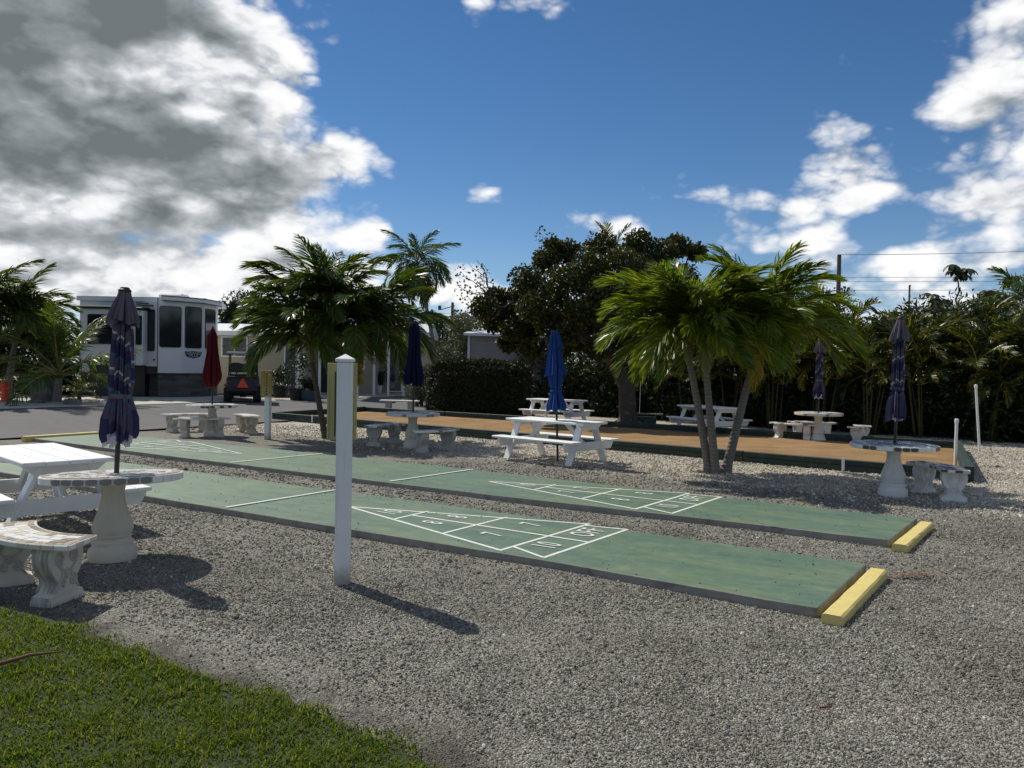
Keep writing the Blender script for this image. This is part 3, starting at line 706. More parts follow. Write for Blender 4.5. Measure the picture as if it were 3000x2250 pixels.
def pedestal(t, mat, H=.70, k=1.0, weather=None):
    prof = [(.188, 0), (.193, .02), (.193, .085), (.184, .105), (.165, .118), (.160, .135), (.168, .150), (.163, .165), (.142, .178), (.142, .190), (.156, .205)]
    n0 = len(prof)
    key = [(0, .148), (.1, .153), (.22, .146), (.35, .126), (.5, .104), (.65, .089), (.8, .084), (.9, .094), (.96, .110), (1, .130)]
    prof += [(float(np.interp(f, [k_[0] for k_ in key], [k_[1] for k_ in key])), .215 + (H - .215) * f) for f in [i / 22 for i in range(23)]]
    def mod(i, a, r, z):
        if i >= n0: f = (z - .215) / (H - .215); return r * (1 + .13 * math.sin(min(1, f * 6) * 1.57) * abs(math.cos(4 * a + 1.3 * (1 - f))) - .05), z
        return r, z
    obj('pedestal', MB().lathe(prof, 64, mod), mat, t, auto=50)
def mosaic_table(px, py, label, rad, H, tops, rims, rim_pattern, stone, seed, detail, rz=0):
    rnd = random.Random(seed); p_ = at(px, py); t = thing('mosaic_table', label, 'table', (p_.x, p_.y, p_.z - .01), rz, 'round mosaic tables')
    pedestal(t, MAT[stone], H - .066)
    top = obj('table_top', MB().lathe([(rad - .05, H - .070), (rad - .012, H - .066), (rad - .002, H - .060), (rad - .002, H - .010), (rad - .010, H - .003), (rad * .6, H - .002), (.001, H - .002)], 72), MAT['grout'], t, auto=40)
    n = 34
    for i in range(n):
        m_ = rims[rim_pattern(i / n)]
        blob = m_ in ('tile_grey', 'tile_dark')
        obj('rim_tile', rim_tile(rad - .003, 2 * math.pi * i / n, 2 * math.pi * (i + 1) / n, H - .064, H - .005, .004 if not blob else .008, blob=blob), MAT[m_], top)
    rings = [(rad - .012, rad - .075, 44, tops[0]), (rad - .078, rad - .13, 30, tops[1])] if detail > 1 else [(rad - .012, rad - .085, 36, tops[0])]
    r_in = rings[-1][1] - .004
    for r1, r0, k, mats in rings:
        for i in range(k):
            a0, a1 = 2 * math.pi * i / k, 2 * math.pi * (i + 1) / k
            obj('tile', polar_tile(r0, r1, a0, a1, H - .0022, H + .0012 + rnd.uniform(0, .0012), .004, rnd=rnd, jit=.0015), MAT[rnd.choice(mats)], top)
    rr = r_in
    while rr > .045:
        dr = rnd.uniform(.06, .085) if detail > 1 else rnd.uniform(.09, .12); r0 = max(.022, rr - dr); k = max(5, int(2 * math.pi * rr / (.085 if detail > 1 else .13))); a = rnd.uniform(0, 6)
        cuts = sorted(a + 2 * math.pi * (i + rnd.uniform(-.28, .28)) / k for i in range(k)); cuts.append(cuts[0] + 2 * math.pi)
        for i in range(k):
            obj('tile', polar_tile(r0, rr, cuts[i], cuts[i + 1], H - .0022, H + .001 + rnd.uniform(0, .0018), .006, rnd=rnd, jit=.007), MAT[rnd.choice(tops[2])], top)
        rr = r0 - .002
    return t, p_
WB = [['tile_tan', 'tile_brown', 'tile_tan', 'tile_cream'], ['tile_white'], ['tile_white', 'tile_white', 'tile_white', 'tile_white', 'tile_brown', 'tile_grey', 'tile_tan']]
BL = [['tile_white', 'tile_grey', 'tile_dark', 'tile_pale_blue'], ['tile_pale_blue', 'tile_white'], ['tile_blue', 'tile_pale_blue', 'tile_grey', 'tile_white', 'tile_blue', 'tile_dark']]
GR = [['tile_white', 'tile_grey', 'tile_cream'], ['tile_white'], ['tile_grey', 'tile_white', 'tile_pale_blue', 'tile_dark', 'tile_white']]
front = lambda lo, hi: (lambda f: 1 if lo < f < hi else 0)
TABLES = {}
TABLES['near'] = mosaic_table(330, 1636, 'round mosaic table with white and brown tiles beside the white picnic table', .55, .735, WB, ['tile_white', 'tile_grey'], front(.66, .90), 'cast_stone', 1, 2)
TABLES['near'][0].rotation_euler = Matrix.Rotation(R(-3.6), 3, Vector((.89, .46, 0)).normalized()).to_euler()
TABLES['red'] = mosaic_table(621, 1276, 'round white mosaic table holding the red parasol', .56, .735, WB, ['tile_white', 'tile_dark'], lambda f: 1 if (.68 < f < .87 and int(f * 34) % 4) or int(f * 34) in (29, 31) else 0, 'cast_stone', 2, 1)
TABLES['navy'] = mosaic_table(1208, 1310, 'round pale mosaic table holding the navy parasol', .56, .735, GR, ['tile_cream', 'tile_grey'], lambda f: 1 if int(f * 34) in (24, 29, 30) else 0, 'cast_stone', 3, 1)
TABLES['right'] = mosaic_table(2615, 1450, 'round blue and white mosaic table beside the black tiled bench', .57, .735, BL, ['tile_white', 'tile_dark'], lambda f: 1 if int(f * 34) in (19, 20, 23, 24, 25, 29, 30, 32) else 0, 'cast_stone_white', 4, 2)
TABLES['far'] = mosaic_table(2396, 1294, 'round grey mosaic table in the shade of the palm hedge', .57, .735, GR, ['tile_cream', 'tile_grey'], lambda f: 1 if int(f * 34) % 5 == 0 else 0, 'cast_stone_white', 5, 1)

def support_mesh():
    """scroll-shaped bench support: S profile across the bench, fluted along its edges; x = thickness, y = depth of the bench"""
    mb = MB(); H = .40; N = 26; K = 11; th = .150
    def hw(f):
        if f < .10: return .155
        if f < .16: return .150
        g = (f - .16) / .84
        return .122 - .038 * math.sin(min(1, g / .42) * math.pi) * (1 if g < .42 else 0) + (.034 * math.sin((g - .42) / .58 * math.pi * .86) if g >= .42 else 0)
    vs = []; fs = []
    for side in (-1, 1):
        b = len(vs)
        for i in range(N + 1):
            f = i / N; y = hw(f); tt = th * (1.12 if f < .10 else 1)
            for k in range(K):
                u = k / (K - 1); x = (u - .5) * tt
                fl = 0 if f < .17 else .0075 * abs(math.sin(u * math.pi * 4)) - .004
                vs.append((x, side * (y + fl), f * H))
        for i in range(N):
            for k in range(K - 1):
                q = b + i * K + k; f4 = (q, q + 1, q + K + 1, q + K); fs.append(f4 if side < 0 else f4[::-1])
    n2 = (N + 1) * K
    for k, fl in ((0, 1), (K - 1, 0)):
        for i in range(N):
            q = (i * K + k, (i + 1) * K + k, n2 + (i + 1) * K + k, n2 + i * K + k); fs.append(q if fl else q[::-1])
    fs.append(tuple(N * K + k for k in range(K)) + tuple(n2 + N * K + k for k in range(K))[::-1])
    return mb.add(vs, fs).mesh('support', MAT['cast_stone'], True, 35)
def scroll_mesh():
    """carved volutes and leaves raised on both broad faces"""
    mb = MB()
    for sx in (-1, 1):
        x = sx * .0765
        for sy in (-1, 1):
            for cy, cz, r0, turns, d0 in ((.066, .318, .046, 2.2, 1), (.052, .150, .036, 1.7, -1)):
                pts = []; n = 22
                for i in range(n):
                    f = i / (n - 1); a = sy * (1.2 + d0 * turns * 2 * math.pi * f); r = r0 * (1 - .85 * f)
                    pts.append((x, sy * cy + r * math.cos(a), cz + r * math.sin(a)))
                mb.tube(pts, [.011 * (1 - .5 * i / n) for i in range(n)], 5)
            mb.tube([(x, sy * .085, .275), (x, sy * .045, .235), (x, sy * .04, .2), (x, sy * .075, .13), (x, sy * .11, .085)], [.006, .011, .012, .011, .006], 5)
        for a in (-.9, -.45, 0, .45, .9): mb.tube([(x, 0, .17), (x, math.sin(a) * .03, .17 + math.cos(a) * .05), (x, math.sin(a) * .055, .17 + math.cos(a) * .075)], [.006, .009, .003], 5)
    return mb.mesh('scroll_relief', MAT['cast_stone'], True)
SUP, SCR = support_mesh(), scroll_mesh()
BENCH_R, BENCH_W, BENCH_A = .98, .35, .56
def bench(p1, p2, table, label, mats, stone, seed, detail=1, zoff=0):
    """curved tiled seat between two scroll supports standing at photo places p1, p2; hollow side to the table"""
    a, b = at(*p1), at(*p2); c = (a + b) / 2; tb = TABLES[table][1]; toward = Vector((tb.x - c.x, tb.y - c.y, 0))
    ch = Vector((b.x - a.x, b.y - a.y, 0)).normalized(); yv = Vector((-ch.y, ch.x, 0))
    if yv.dot(toward) < 0: yv = -yv; ch = -ch
    t = thing('curved_bench', label, 'bench', (c.x, c.y, c.z - .01), math.atan2(ch.y, ch.x), 'curved tiled benches')
    rnd = random.Random(seed); Hs = .44; z0 = .398
    rc = BENCH_R; cy = rc - .04          # arc centre on +y (towards the table)
    ri, ro = rc - BENCH_W / 2, rc + BENCH_W / 2; A = BENCH_A; mid = -math.pi / 2
    n = 18; pts = [(ro * math.cos(mid - A + 2 * A * i / n), cy + ro * math.sin(mid - A + 2 * A * i / n)) for i in range(n + 1)] + [(ri * math.cos(mid + A - 2 * A * i / n), cy + ri * math.sin(mid + A - 2 * A * i / n)) for i in range(n + 1)]
    sb = MB().prism(pts, z0, Hs - .002)
    seat = obj('seat', sb, MAT['grout'], t)
    k = 13
    for i in range(k):
        a0, a1 = mid - A + 2 * A * i / k, mid - A + 2 * A * (i + 1) / k
        obj('rim_tile', rim_tile(ro, a0, a1, z0 + .004, Hs - .003, .0035, cx=0, cy=cy), MAT[rnd.choice(mats[0])], seat)
        obj('rim_tile', rim_tile(ri, a0, a1, z0 + .004, Hs - .003, .0035, cx=0, cy=cy, inward=True), MAT[rnd.choice(mats[0])], seat)
    for s in (-1, 1):
        an = mid + s * A; dx, dy = math.cos(an), math.sin(an); tx, ty = -dy * s, dx * s
        for i in range(4):
            r = ri + (ro - ri) * (i + .5) / 4; pos = (r * dx + tx * .003, cy + r * dy + ty * .003, (z0 + Hs) / 2)
            obj('rim_tile', MB().box(pos, ((ro - ri) / 4 - .006, .010, Hs - z0 - .008), Matrix.Rotation(an, 3, 'Z'), .003), MAT[rnd.choice(mats[0])], seat)
    kb = 22 if detail > 1 else 12; bw = .052
    if detail > 1:
        for i in range(kb):
            a0, a1 = mid - A + 2 * A * i / kb, mid - A + 2 * A * (i + 1) / kb
            for r0, r1 in ((ro - bw - .008, ro - .010), (ri + .010, ri + bw + .008)):
                obj('tile', polar_tile(r0, r1, a0, a1, Hs - .0022, Hs + .001 + rnd.uniform(0, .001), .003, cx=0, cy=cy), MAT[rnd.choice(mats[1])], seat)
        for s in (-1, 1):
            for i in range(4):
                w_ = (ro - ri - 2 * bw - .02) / 4; r = ri + bw + .010 + w_ * i; an = mid + s * (A - .030)
                obj('tile', polar_tile(r, r + w_, an - .026, an + .026, Hs - .0022, Hs + .0015, .003, cx=0, cy=cy), MAT[rnd.choice(mats[1])], seat)
        rows, ri2, ro2, A2 = 3, ri + bw + .012, ro - bw - .012, A - .062
    else: rows, ri2, ro2, A2 = 2, ri + .012, ro - .012, A - .012
    for j in range(rows):
        r0, r1 = ri2 + (ro2 - ri2) * j / rows, ri2 + (ro2 - ri2) * (j + 1) / rows; kk = 9 if detail > 1 else 8
        cuts = [mid - A2 + 2 * A2 * (i + (rnd.uniform(-.3, .3) if 0 < i < kk else 0)) / kk for i in range(kk + 1)]
        for i in range(kk): obj('tile', polar_tile(r0, r1, cuts[i], cuts[i + 1], Hs - .0022, Hs + .001 + rnd.uniform(0, .0016), .004, rnd=rnd, jit=.004, cx=0, cy=cy), MAT[rnd.choice(mats[2])], seat)
    for s in (-1, 1):
        an = mid + s * .37; sp = obj('support', SUP, None, t); sp.location = (rc * math.cos(an), cy + rc * math.sin(an), 0); sp.rotation_euler = (0, 0, an + math.pi / 2)
        rl = obj('scroll_relief', SCR, None, sp)
        for o_, mm in ((sp, stone), (rl, 'cast_stone_weathered' if stone in ('cast_stone', 'cast_stone_stained') else stone)):
            o_.material_slots[0].link = 'OBJECT'; o_.material_slots[0].material = MAT[mm]
    return t
BW = (['tile_white', 'tile_white', 'tile_cream'], ['tile_brown', 'tile_tan', 'tile_tan'], ['tile_white', 'tile_white', 'tile_white', 'tile_brown', 'tile_cream'])
BK = (['tile_white', 'tile_white', 'tile_cream', 'tile_dark'], ['tile_dark', 'tile_white'], ['tile_dark', 'tile_dark', 'tile_white', 'tile_grey'])
BG = (['tile_cream', 'tile_white', 'tile_grey'], ['tile_grey'], ['tile_grey', 'tile_white', 'tile_cream', 'tile_dark'])
bench((152, 1757), (20, 1712), 'near', 'curved bench with white and brown mosaic seat and blackened scroll support at the lawn edge', BW, 'cast_stone_stained', 11, 2)
bench((545, 1280), (636, 1278), 'red', 'curved white mosaic bench between the red parasol table and the green lane', BW, 'cast_stone', 12)
bench((512, 1264), (585, 1262), 'red', 'curved white mosaic bench between the red parasol table and the road', BW, 'cast_stone', 13)
bench((708, 1262), (746, 1272), 'red', 'curved white mosaic bench beside the short scoreboard post', BW, 'cast_stone', 14)
bench((1087, 1306), (1157, 1297), 'navy', 'curved grey mosaic bench between the navy parasol table and the leaning palms', BG, 'cast_stone_weathered', 15)
bench((1235, 1325), (1320, 1317), 'navy', 'curved grey mosaic bench between the navy parasol table and the white picnic table', BG, 'cast_stone_weathered', 16)
bench((2790, 1463), (2718, 1443), 'right', 'curved bench with black and white mosaic seat beside the blue mosaic table', BK, 'cast_stone_white', 17, 2)
bench((2285, 1287), (2360, 1293), 'far', 'curved pale bench between the shaded mosaic table and the bocce court', BG, 'cast_stone_white', 18)
bench((2331, 1281), (2425, 1285), 'far', 'curved pale bench between the shaded mosaic table and the palm hedge', BG, 'cast_stone_white', 19)
bench((2532, 1294), (2512, 1303), 'far', 'curved pale bench seen end-on beside the shaded mosaic table', BG, 'cast_stone_white', 20)
# slab bench beyond the bocce court
def slab_bench():
    p_ = at(1170, 1209); t = thing('slab_bench', 'white topped slab bench beyond the bocce court beside the hedge', 'bench', (p_.x, p_.y, 0), R(-4))
    obj('seat', MB().box((0, 0, .43), (1.42, .36, .055), ch=.012), MAT['cast_stone_white'], t)
    for x in (-.4, .42): obj('leg', MB().box((x, 0, .2), (.20, .26, .40), ch=.012), MAT['cast_stone_weathered'], t)
slab_bench()

# ------------------------------------------------------------------ picnic tables
def wood_plank(size, seed):
    return MB().box((0, 0, 0), size, ch=.005)
def picnic_table(c, ang, label, Lt=1.83, W_=.74, H=.75, planks=4, hole=False, sag=0):
    t = thing('picnic_table', label, 'table', (c[0], c[1], c[2] if len(c) > 2 else 0), ang, 'white wooden picnic tables')
    pw = W_ / planks; M_ = MAT['white_paint']
    for i in range(planks):
        o = obj('plank', MB().box((random.uniform(-.004, .004), -W_ / 2 + pw * (i + .5), H - .02 + random.uniform(-.0015, .0015)), (Lt, pw - .007, .040), ch=.006), M_, t)
    SY, SZ, SW = W_ / 2 + .20, .435, .14
    for s in (-1, 1):
        for k in (-1, 1): obj('seat_plank', MB().box((0, s * SY + k * (SW / 2 + .003), SZ - .02 + random.uniform(-.001, .001)), (Lt + .06, SW, .038), ch=.006), M_, t)
    for x in (-Lt / 2 + .15, Lt / 2 - .15):
        sx = 1 if x > 0 else -1
        cl = MB(); y1, y2 = W_ / 2 - .02, W_ / 2 - .13; cl.add([(x + sx * .021, -y1, H - .043), (x + sx * .021, y1, H - .043), (x + sx * .021, y2, H - .135), (x + sx * .021, -y2, H - .135)] + [(x - sx * .019, -y1, H - .043), (x - sx * .019, y1, H - .043), (x - sx * .019, y2, H - .135), (x - sx * .019, -y2, H - .135)],
               [(0, 1, 2, 3), (7, 6, 5, 4), (0, 4, 5, 1), (1, 5, 6, 2), (2, 6, 7, 3), (3, 7, 4, 0)] if sx > 0 else [(3, 2, 1, 0), (4, 5, 6, 7), (1, 5, 4, 0), (2, 6, 5, 1), (3, 7, 6, 2), (0, 4, 7, 3)])
        obj('cleat', cl, M_, t)
        y1 = SY + SW + .01; y2 = y1 - .06; z1, z2 = SZ - .041, SZ - .185
        bm_ = MB(); xa, xb = x + sx * .021, x - sx * .019
        V = [(xx, yy, zz) for xx in (xa, xb) for yy, zz in ((-y1, z1), (y1, z1), (y1, z1 - .05), (y2, z2), (-y2, z2), (-y1, z1 - .05))]
        F = [(0, 1, 2, 3, 4, 5), (11, 10, 9, 8, 7, 6)] + [(k, k + 6, (k + 1) % 6 + 6, (k + 1) % 6) for k in range(6)]
        obj('seat_beam', bm_.add(V, F if sx < 0 else [f[::-1] for f in F]), M_, t)
        for s in (-1, 1):
            obj('leg', MB().beam((x - sx * .041, s * .20, H - .045), (x - sx * .041, s * (.20 + .33), .0), .040, .135, up=(1, 0, 0), ch=.004), M_, t)
            b = MB().tube([(x + sx * .020, s * .42, SZ - .09), (x + sx * .029, s * .42, SZ - .09)], .011, 8); b.tube([(x + sx * .020, s * .36, SZ - .13), (x + sx * .029, s * .36, SZ - .13)], .011, 8)
            obj('bolt', b, M_, t)
        obj('brace', MB().beam((x - sx * .085, 0, SZ - .12), (x - sx * .50, 0, H - .05), .09, .038, up=(0, 1, 0), ch=.004), M_, t)
    obj('centre_cleat', MB().box((0, 0, H - .062), (.085, W_ - .08, .038), ch=.004), M_, t)
    return t
a, b, c3 = at(64, 1358, .75), at(337, 1340, .75), at(74, 1297, .75)
end_mid = (a + b) / 2; along = Vector((c3.x - b.x, c3.y - b.y, 0)).normalized(); ed = Vector((b.x - a.x, b.y - a.y, 0)); along = Vector((-ed.y, ed.x, 0)).normalized()
pc = end_mid + along * .915
picnic_table((pc.x, pc.y, 0), math.atan2(along.y, along.x), 'bright white wooden picnic table beside the mosaic table with striped parasol', W_=ed.length)
l1, l2, l3, l4 = at(1492, 1349), at(1664.6, 1367.6), at(1755, 1350), at(1592.7, 1329.7)
pc = (l1 + l2 + l3 + l4) / 4; al = (l2 - l1 + l3 - l4).normalized()
PICMID = (pc.x, pc.y, 0)
picnic_table((pc.x, pc.y, 0), math.atan2(al.y, al.x), 'white wooden picnic table with the blue parasol through its top')
b1, b2 = at(1525, 1168, .75), at(1724, 1174, .75)
picnic_table(((b1.x + b2.x) / 2 + .1, (b1.y + b2.y) / 2 + .3, 0), math.atan2(b2.y - b1.y, b2.x - b1.x) - .35, 'white wooden picnic table between the clipped hedge and the leaning tree', planks=4)
b1, b2 = at(1970, 1185, .75), at(2133, 1198, .75)
picnic_table(((b1.x + b2.x) / 2 + .35, (b1.y + b2.y) / 2 + .35, 0), math.atan2(b2.y - b1.y, b2.x - b1.x), 'white wooden picnic table in deep shade behind the palm trio')

# ------------------------------------------------------------------ parasols
def stripe_mat():
    m_, h, b, o = new_mat('striped_canvas'); uv = h.n('ShaderNodeTexCoord').outputs['UV']
    s = h.n('ShaderNodeSeparateXYZ'); h.put(s.inputs[0], uv); v = s.outputs[1]
    pu, na, wh, bl, te, gr = (.112, .094, .150), (.034, .034, .105), (.60, .60, .60), (.07, .13, .25), (.08, .22, .25), (.15, .13, .16)
    c = h.ramp(v, [(0, na), (.10, pu), (.19, bl), (.215, pu), (.31, te), (.335, na), (.43, gr), (.47, wh), (.49, pu), (.58, bl), (.60, na), (.70, pu), (.745, wh), (.765, gr), (.86, na), (.95, te), (.97, pu)], 'CONSTANT')
    c = h.mix(h.m('MULTIPLY', h.noise(coords(h), 5, 4), .3), c, (.13, .115, .15))
    h.put(b.inputs['Base Color'], c); b.inputs['Roughness'].default_value = .9; b.inputs['Specular IOR Level'].default_value = .15
    wv = h.noise(coords(h), 380, 2); h.put(b.inputs['Normal'], h.bump(wv, .25, .002))
    tr = h.n('ShaderNodeBsdfTranslucent'); h.put(tr.inputs[0], c); mx = h.n('ShaderNodeMixShader'); mx.inputs[0].default_value = .18
    h.t.links.new(b.outputs[0], mx.inputs[1]); h.t.links.new(tr.outputs[0], mx.inputs[2]); h.t.links.new(mx.outputs[0], o.inputs[0])
stripe_mat()
def canvas(name, c, fade):
    m_, h, b, o = new_mat(name); n = h.noise(coords(h), 4, 5)
    cc = h.mix(n, c, fade); h.put(b.inputs['Base Color'], cc); b.inputs['Roughness'].default_value = .9; b.inputs['Specular IOR Level'].default_value = .12
    h.put(b.inputs['Normal'], h.bump(h.noise(coords(h), 380, 2), .25, .002))
    tr = h.n('ShaderNodeBsdfTranslucent'); h.put(tr.inputs[0], cc); mx = h.n('ShaderNodeMixShader'); mx.inputs[0].default_value = .15
    h.t.links.new(b.outputs[0], mx.inputs[1]); h.t.links.new(tr.outputs[0], mx.inputs[2]); h.t.links.new(mx.outputs[0], o.inputs[0])
canvas('mauve_canvas', (.12, .10, .13), (.18, .155, .185)); canvas('red_canvas', (.10, .012, .018), (.14, .02, .026)); canvas('navy_canvas', (.010, .014, .045), (.016, .02, .06)); canvas('blue_canvas', (.022, .062, .24), (.036, .09, .32)); canvas('pale_lining', (.5, .49, .52), (.6, .59, .62))
def canopy_part(rows, folds, mat, seed, sharp=.55, hem=0.0, twist=0.0, name='canopy', seg_per=10, wob=1.0):
    """folded cloth round the pole: rows = (z, radius, fold depth)"""
    rnd = random.Random(seed); seg = folds * seg_per; off = [rnd.uniform(-.13, .13) * wob for _ in range(folds)]; amp = [rnd.uniform(.6, 1.25) for _ in range(folds)]; ph = [rnd.uniform(-.10, .10) for _ in range(folds)]
    hm = [rnd.uniform(.2, 1) for _ in range(folds)]
    z_hi, z_lo = rows[0][0], rows[-1][0]; vs = []; uv = []
    fine = []
    for (z0, r0, d0), (z1, r1, d1) in zip(rows[:-1], rows[1:]):
        n = max(1, int(abs(z1 - z0) / .05))
        for i in range(n): f = i / n; fine.append((z0 + (z1 - z0) * f, r0 + (r1 - r0) * f, d0 + (d1 - d0) * f))
    fine.append(rows[-1]); nr = len(fine)
    for i, (z, r, dp) in enumerate(fine):
        lo = i / (nr - 1)
        for k in range(seg):
            a = 2 * math.pi * k / seg; fi = int(k // seg_per); u = (k % seg_per) / seg_per
            bulge = math.sin(u * math.pi) ** .6 * (1 - .22 * math.cos(4 * math.pi * u)); skew = twist * z
            rr = r * (1 - dp) + r * dp * bulge * amp[fi] * 1.25; aa = a + ph[fi] * lo + skew + .22 * dp * (bulge if fi % 2 else -bulge) * lo
            zz = z - hem * (hm[fi] * bulge if i >= nr - 2 else 0) - (.02 * math.sin(5 * a + seed) * lo)
            vs.append((rr * math.cos(aa), rr * math.sin(aa), zz)); uv.append((a, max(.01, min(.99, (z - z_lo) / (z_hi - z_lo) + off[fi] + .035 * (u - .5) * (1 if fi % 2 else -1)))))
    fs = [(i * seg + (k + 1) % seg, i * seg + k, (i + 1) * seg + k, (i + 1) * seg + (k + 1) % seg) for i in range(nr - 1) for k in range(seg)]
    fs.append(tuple(range(seg)))
    mb = MB(); mb.add(vs, fs, 0, uv); return mb
def parasol(loc, lean, label, kind, H, zbase, seed, group='folded parasols'):
    t = thing('parasol', label, 'parasol', loc, 0, group); t.rotation_euler = (lean[0], lean[1], seed * 1.3)
    obj('pole', MB().tube([(0, 0, zbase), (0, 0, H - .03)], .0205, 14), MAT['black_metal'], t, auto=40)
    if kind == 'striped':
        sc = H / 2.33
        c = obj('canopy', canopy_part([(z * sc, r * .76, dp) for z, r, dp in ((2.16, .045, .3), (2.07, .075, .6), (1.95, .084, .7), (1.72, .096, .7), (1.50, .105, .68), (1.40, .100, .5), (1.385, .098, .45), (1.33, .112, .6), (1.20, .145, .74), (1.10, .150, .78), (1.05, .140, .78))], 9, None, seed, hem=.09).mesh('canopy', [MAT['striped_canvas']], True, 60), None, t)
        obj('vent_flap', canopy_part([(z * sc, r * .76, dp) for z, r, dp in ((2.31, .062, .05), (2.26, .075, .2), (2.18, .110, .45), (2.09, .150, .62), (2.05, .150, .66))], 8, None, seed + 5, hem=.06).mesh('vent_flap', [MAT['mauve_canvas']], True, 60), None, t)
        obj('strap', MB().lathe([(.083, 1.375 * sc), (.086, 1.380 * sc), (.086, 1.412 * sc), (.083, 1.417 * sc)], 24), MAT['mauve_canvas'], t, smooth=True)
        obj('hem_lining', canopy_part([(1.10 * sc, .100, .5), (1.02 * sc, .094, .55)], 8, None, seed + 2, hem=.06).mesh('hem_lining', [MAT['pale_lining']], True, 60), None, t)
        obj('finial', MB().lathe([(.050, 2.30 * sc), (.054, 2.305 * sc), (.052, 2.318 * sc), (.040, 2.326 * sc), (.036, 2.338 * sc), (.02, 2.343 * sc)], 20), MAT['black_plastic'], t, auto=40)
    elif kind == 'red':
        obj('canopy', canopy_part([(H * f, r, dp) for f, r, dp in ((.975, .03, .1), (.955, .05, .2), (.90, .105, .35), (.88, .10, .4), (.75, .125, .45), (.65, .16, .5), (.55, .20, .5), (.51, .195, .5), (.46, .10, .4))], 8, None, seed, hem=.05).mesh('canopy', [MAT['red_canvas']], True, 60), None, t)
        obj('finial', MB().lathe([(.012, H - .06), (.022, H - .045), (.014, H - .02), (.004, H)], 12), MAT['black_plastic'], t, smooth=True)
    elif kind == 'navy':
        obj('canopy', canopy_part([(H * f, r, dp) for f, r, dp in ((.995, .02, .1), (.985, .075, .25), (.96, .085, .5), (.90, .105, .45), (.75, .118, .45), (.70, .125, .45), (.62, .165, .5), (.545, .195, .5), (.51, .14, .5))], 10, None, seed, hem=.05).mesh('canopy', [MAT['navy_canvas']], True, 60), None, t)
        obj('finial', MB().lathe([(.02, H - .02), (.03, H), (.012, H + .03)], 12), MAT['black_plastic'], t, smooth=True)
    else:
        tiers = [((.995, .065), (.97, .085), (.92, .11), (.865, .15)), ((.89, .115), (.82, .14), (.74, .17), (.665, .21)), ((.69, .155), (.62, .15), (.565, .115), (.545, .105), (.53, .105), (.49, .14), (.43, .20), (.40, .205))]
        for i, tr in enumerate(tiers):
            obj('canopy_tier', canopy_part([(H * f, r * .92, .18 if j == 0 else .42) for j, (f, r) in enumerate(tr)], 8, None, seed + i * 3, hem=.035).mesh('canopy_tier', [MAT['blue_canvas']], True, 60), None, t)
        obj('strap', MB().lathe([(.105, .53 * H), (.109, .533 * H), (.109, .541 * H), (.105, .544 * H)], 20), MAT['blue_canvas'], t, smooth=True)
    return t
def on_table(k, dz=.0): p_ = TABLES[k][1]; return (p_.x, p_.y, p_.z)
parasol(on_table('near'), (R(.6), R(2.2)), 'mauve parasol with white and blue stripes folded over the white and brown mosaic table', 'striped', 2.31, .1, 1)
parasol(on_table('red'), (0, R(.2)), 'dark red folded parasol in front of the golf cart', 'red', 2.55, .1, 2)
parasol(on_table('navy'), (0, R(-.3)), 'plain navy folded parasol in front of the clipped hedge', 'navy', 2.62, .1, 3)
parasol(on_table('right'), (R(-.5), R(.8)), 'navy striped parasol folded over the blue mosaic table', 'striped', 2.50, .1, 4)
parasol(on_table('far'), (0, R(.6)), 'faded mauve striped parasol folded over the shaded mosaic table', 'striped', 2.55, .1, 6)
bp = at(1634, 1352); parasol((bp.x, bp.y, 0), (R(-.5), R(-2.4)), 'bright blue folded parasol in three tiers standing through the picnic table', 'blue', 2.40, 0, 5)

# ------------------------------------------------------------------ palms
leaf_mat('palm_leaf', (.060, .108, .009), (.130, .190, .016), .36, .48, .45, tip=(.25, .25, .03))
leaf_mat('palm_leaf_dark', (.030, .060, .009), (.066, .105, .014), .36, .40, .48)
leaf_mat('areca_leaf', (.020, .040, .007), (.050, .074, .011), .38, .32, .45, tip=(.21, .175, .025))
leaf_mat('yellow_leaf', (.22, .17, .015), (.36, .27, .03), .4, .40, .4)
leaf_mat('dead_leaf', (.10, .065, .03), (.17, .11, .05), .8, .2, .2)
plain('rachis', (.13, .15, .035), .5, .2, 12)
plain('rachis_yellow', (.28, .23, .05), .5, .2, 12)
plain('crownshaft', (.135, .150, .035), .45, .25, 5, dirt=.3, dirt_c=(.10, .085, .05), dscale=7)
def trunk_mat(name, c, dk):
    m_, h, b, o = new_mat(name); co = coords(h); s = h.n('ShaderNodeSeparateXYZ'); h.put(s.inputs[0], co)
    wv = h.m('SINE', h.m('ADD', h.m('MULTIPLY', s.outputs[2], 95), h.m('MULTIPLY', h.noise(co, 6, 3), 5)))
    n = h.noise(co, 14, 6, .7)
    cc = h.mix(n, tuple(k * .6 for k in c), c); cc = h.mix(h.m('MULTIPLY', h.sstep(wv, .2, .95), .6), cc, dk)
    h.put(b.inputs['Base Color'], cc); b.inputs['Roughness'].default_value = .9; b.inputs['Specular IOR Level'].default_value = .2
    h.put(b.inputs['Normal'], h.bump(h.m('ADD', wv, h.m('MULTIPLY', n, 1.5)), .5, .008))
trunk_mat('palm_trunk', (.25, .225, .195), (.135, .12, .105)); trunk_mat('palm_trunk_brown', (.15, .115, .085), (.065, .05, .04)); trunk_mat('cane', (.09, .085, .035), (.05, .045, .022))

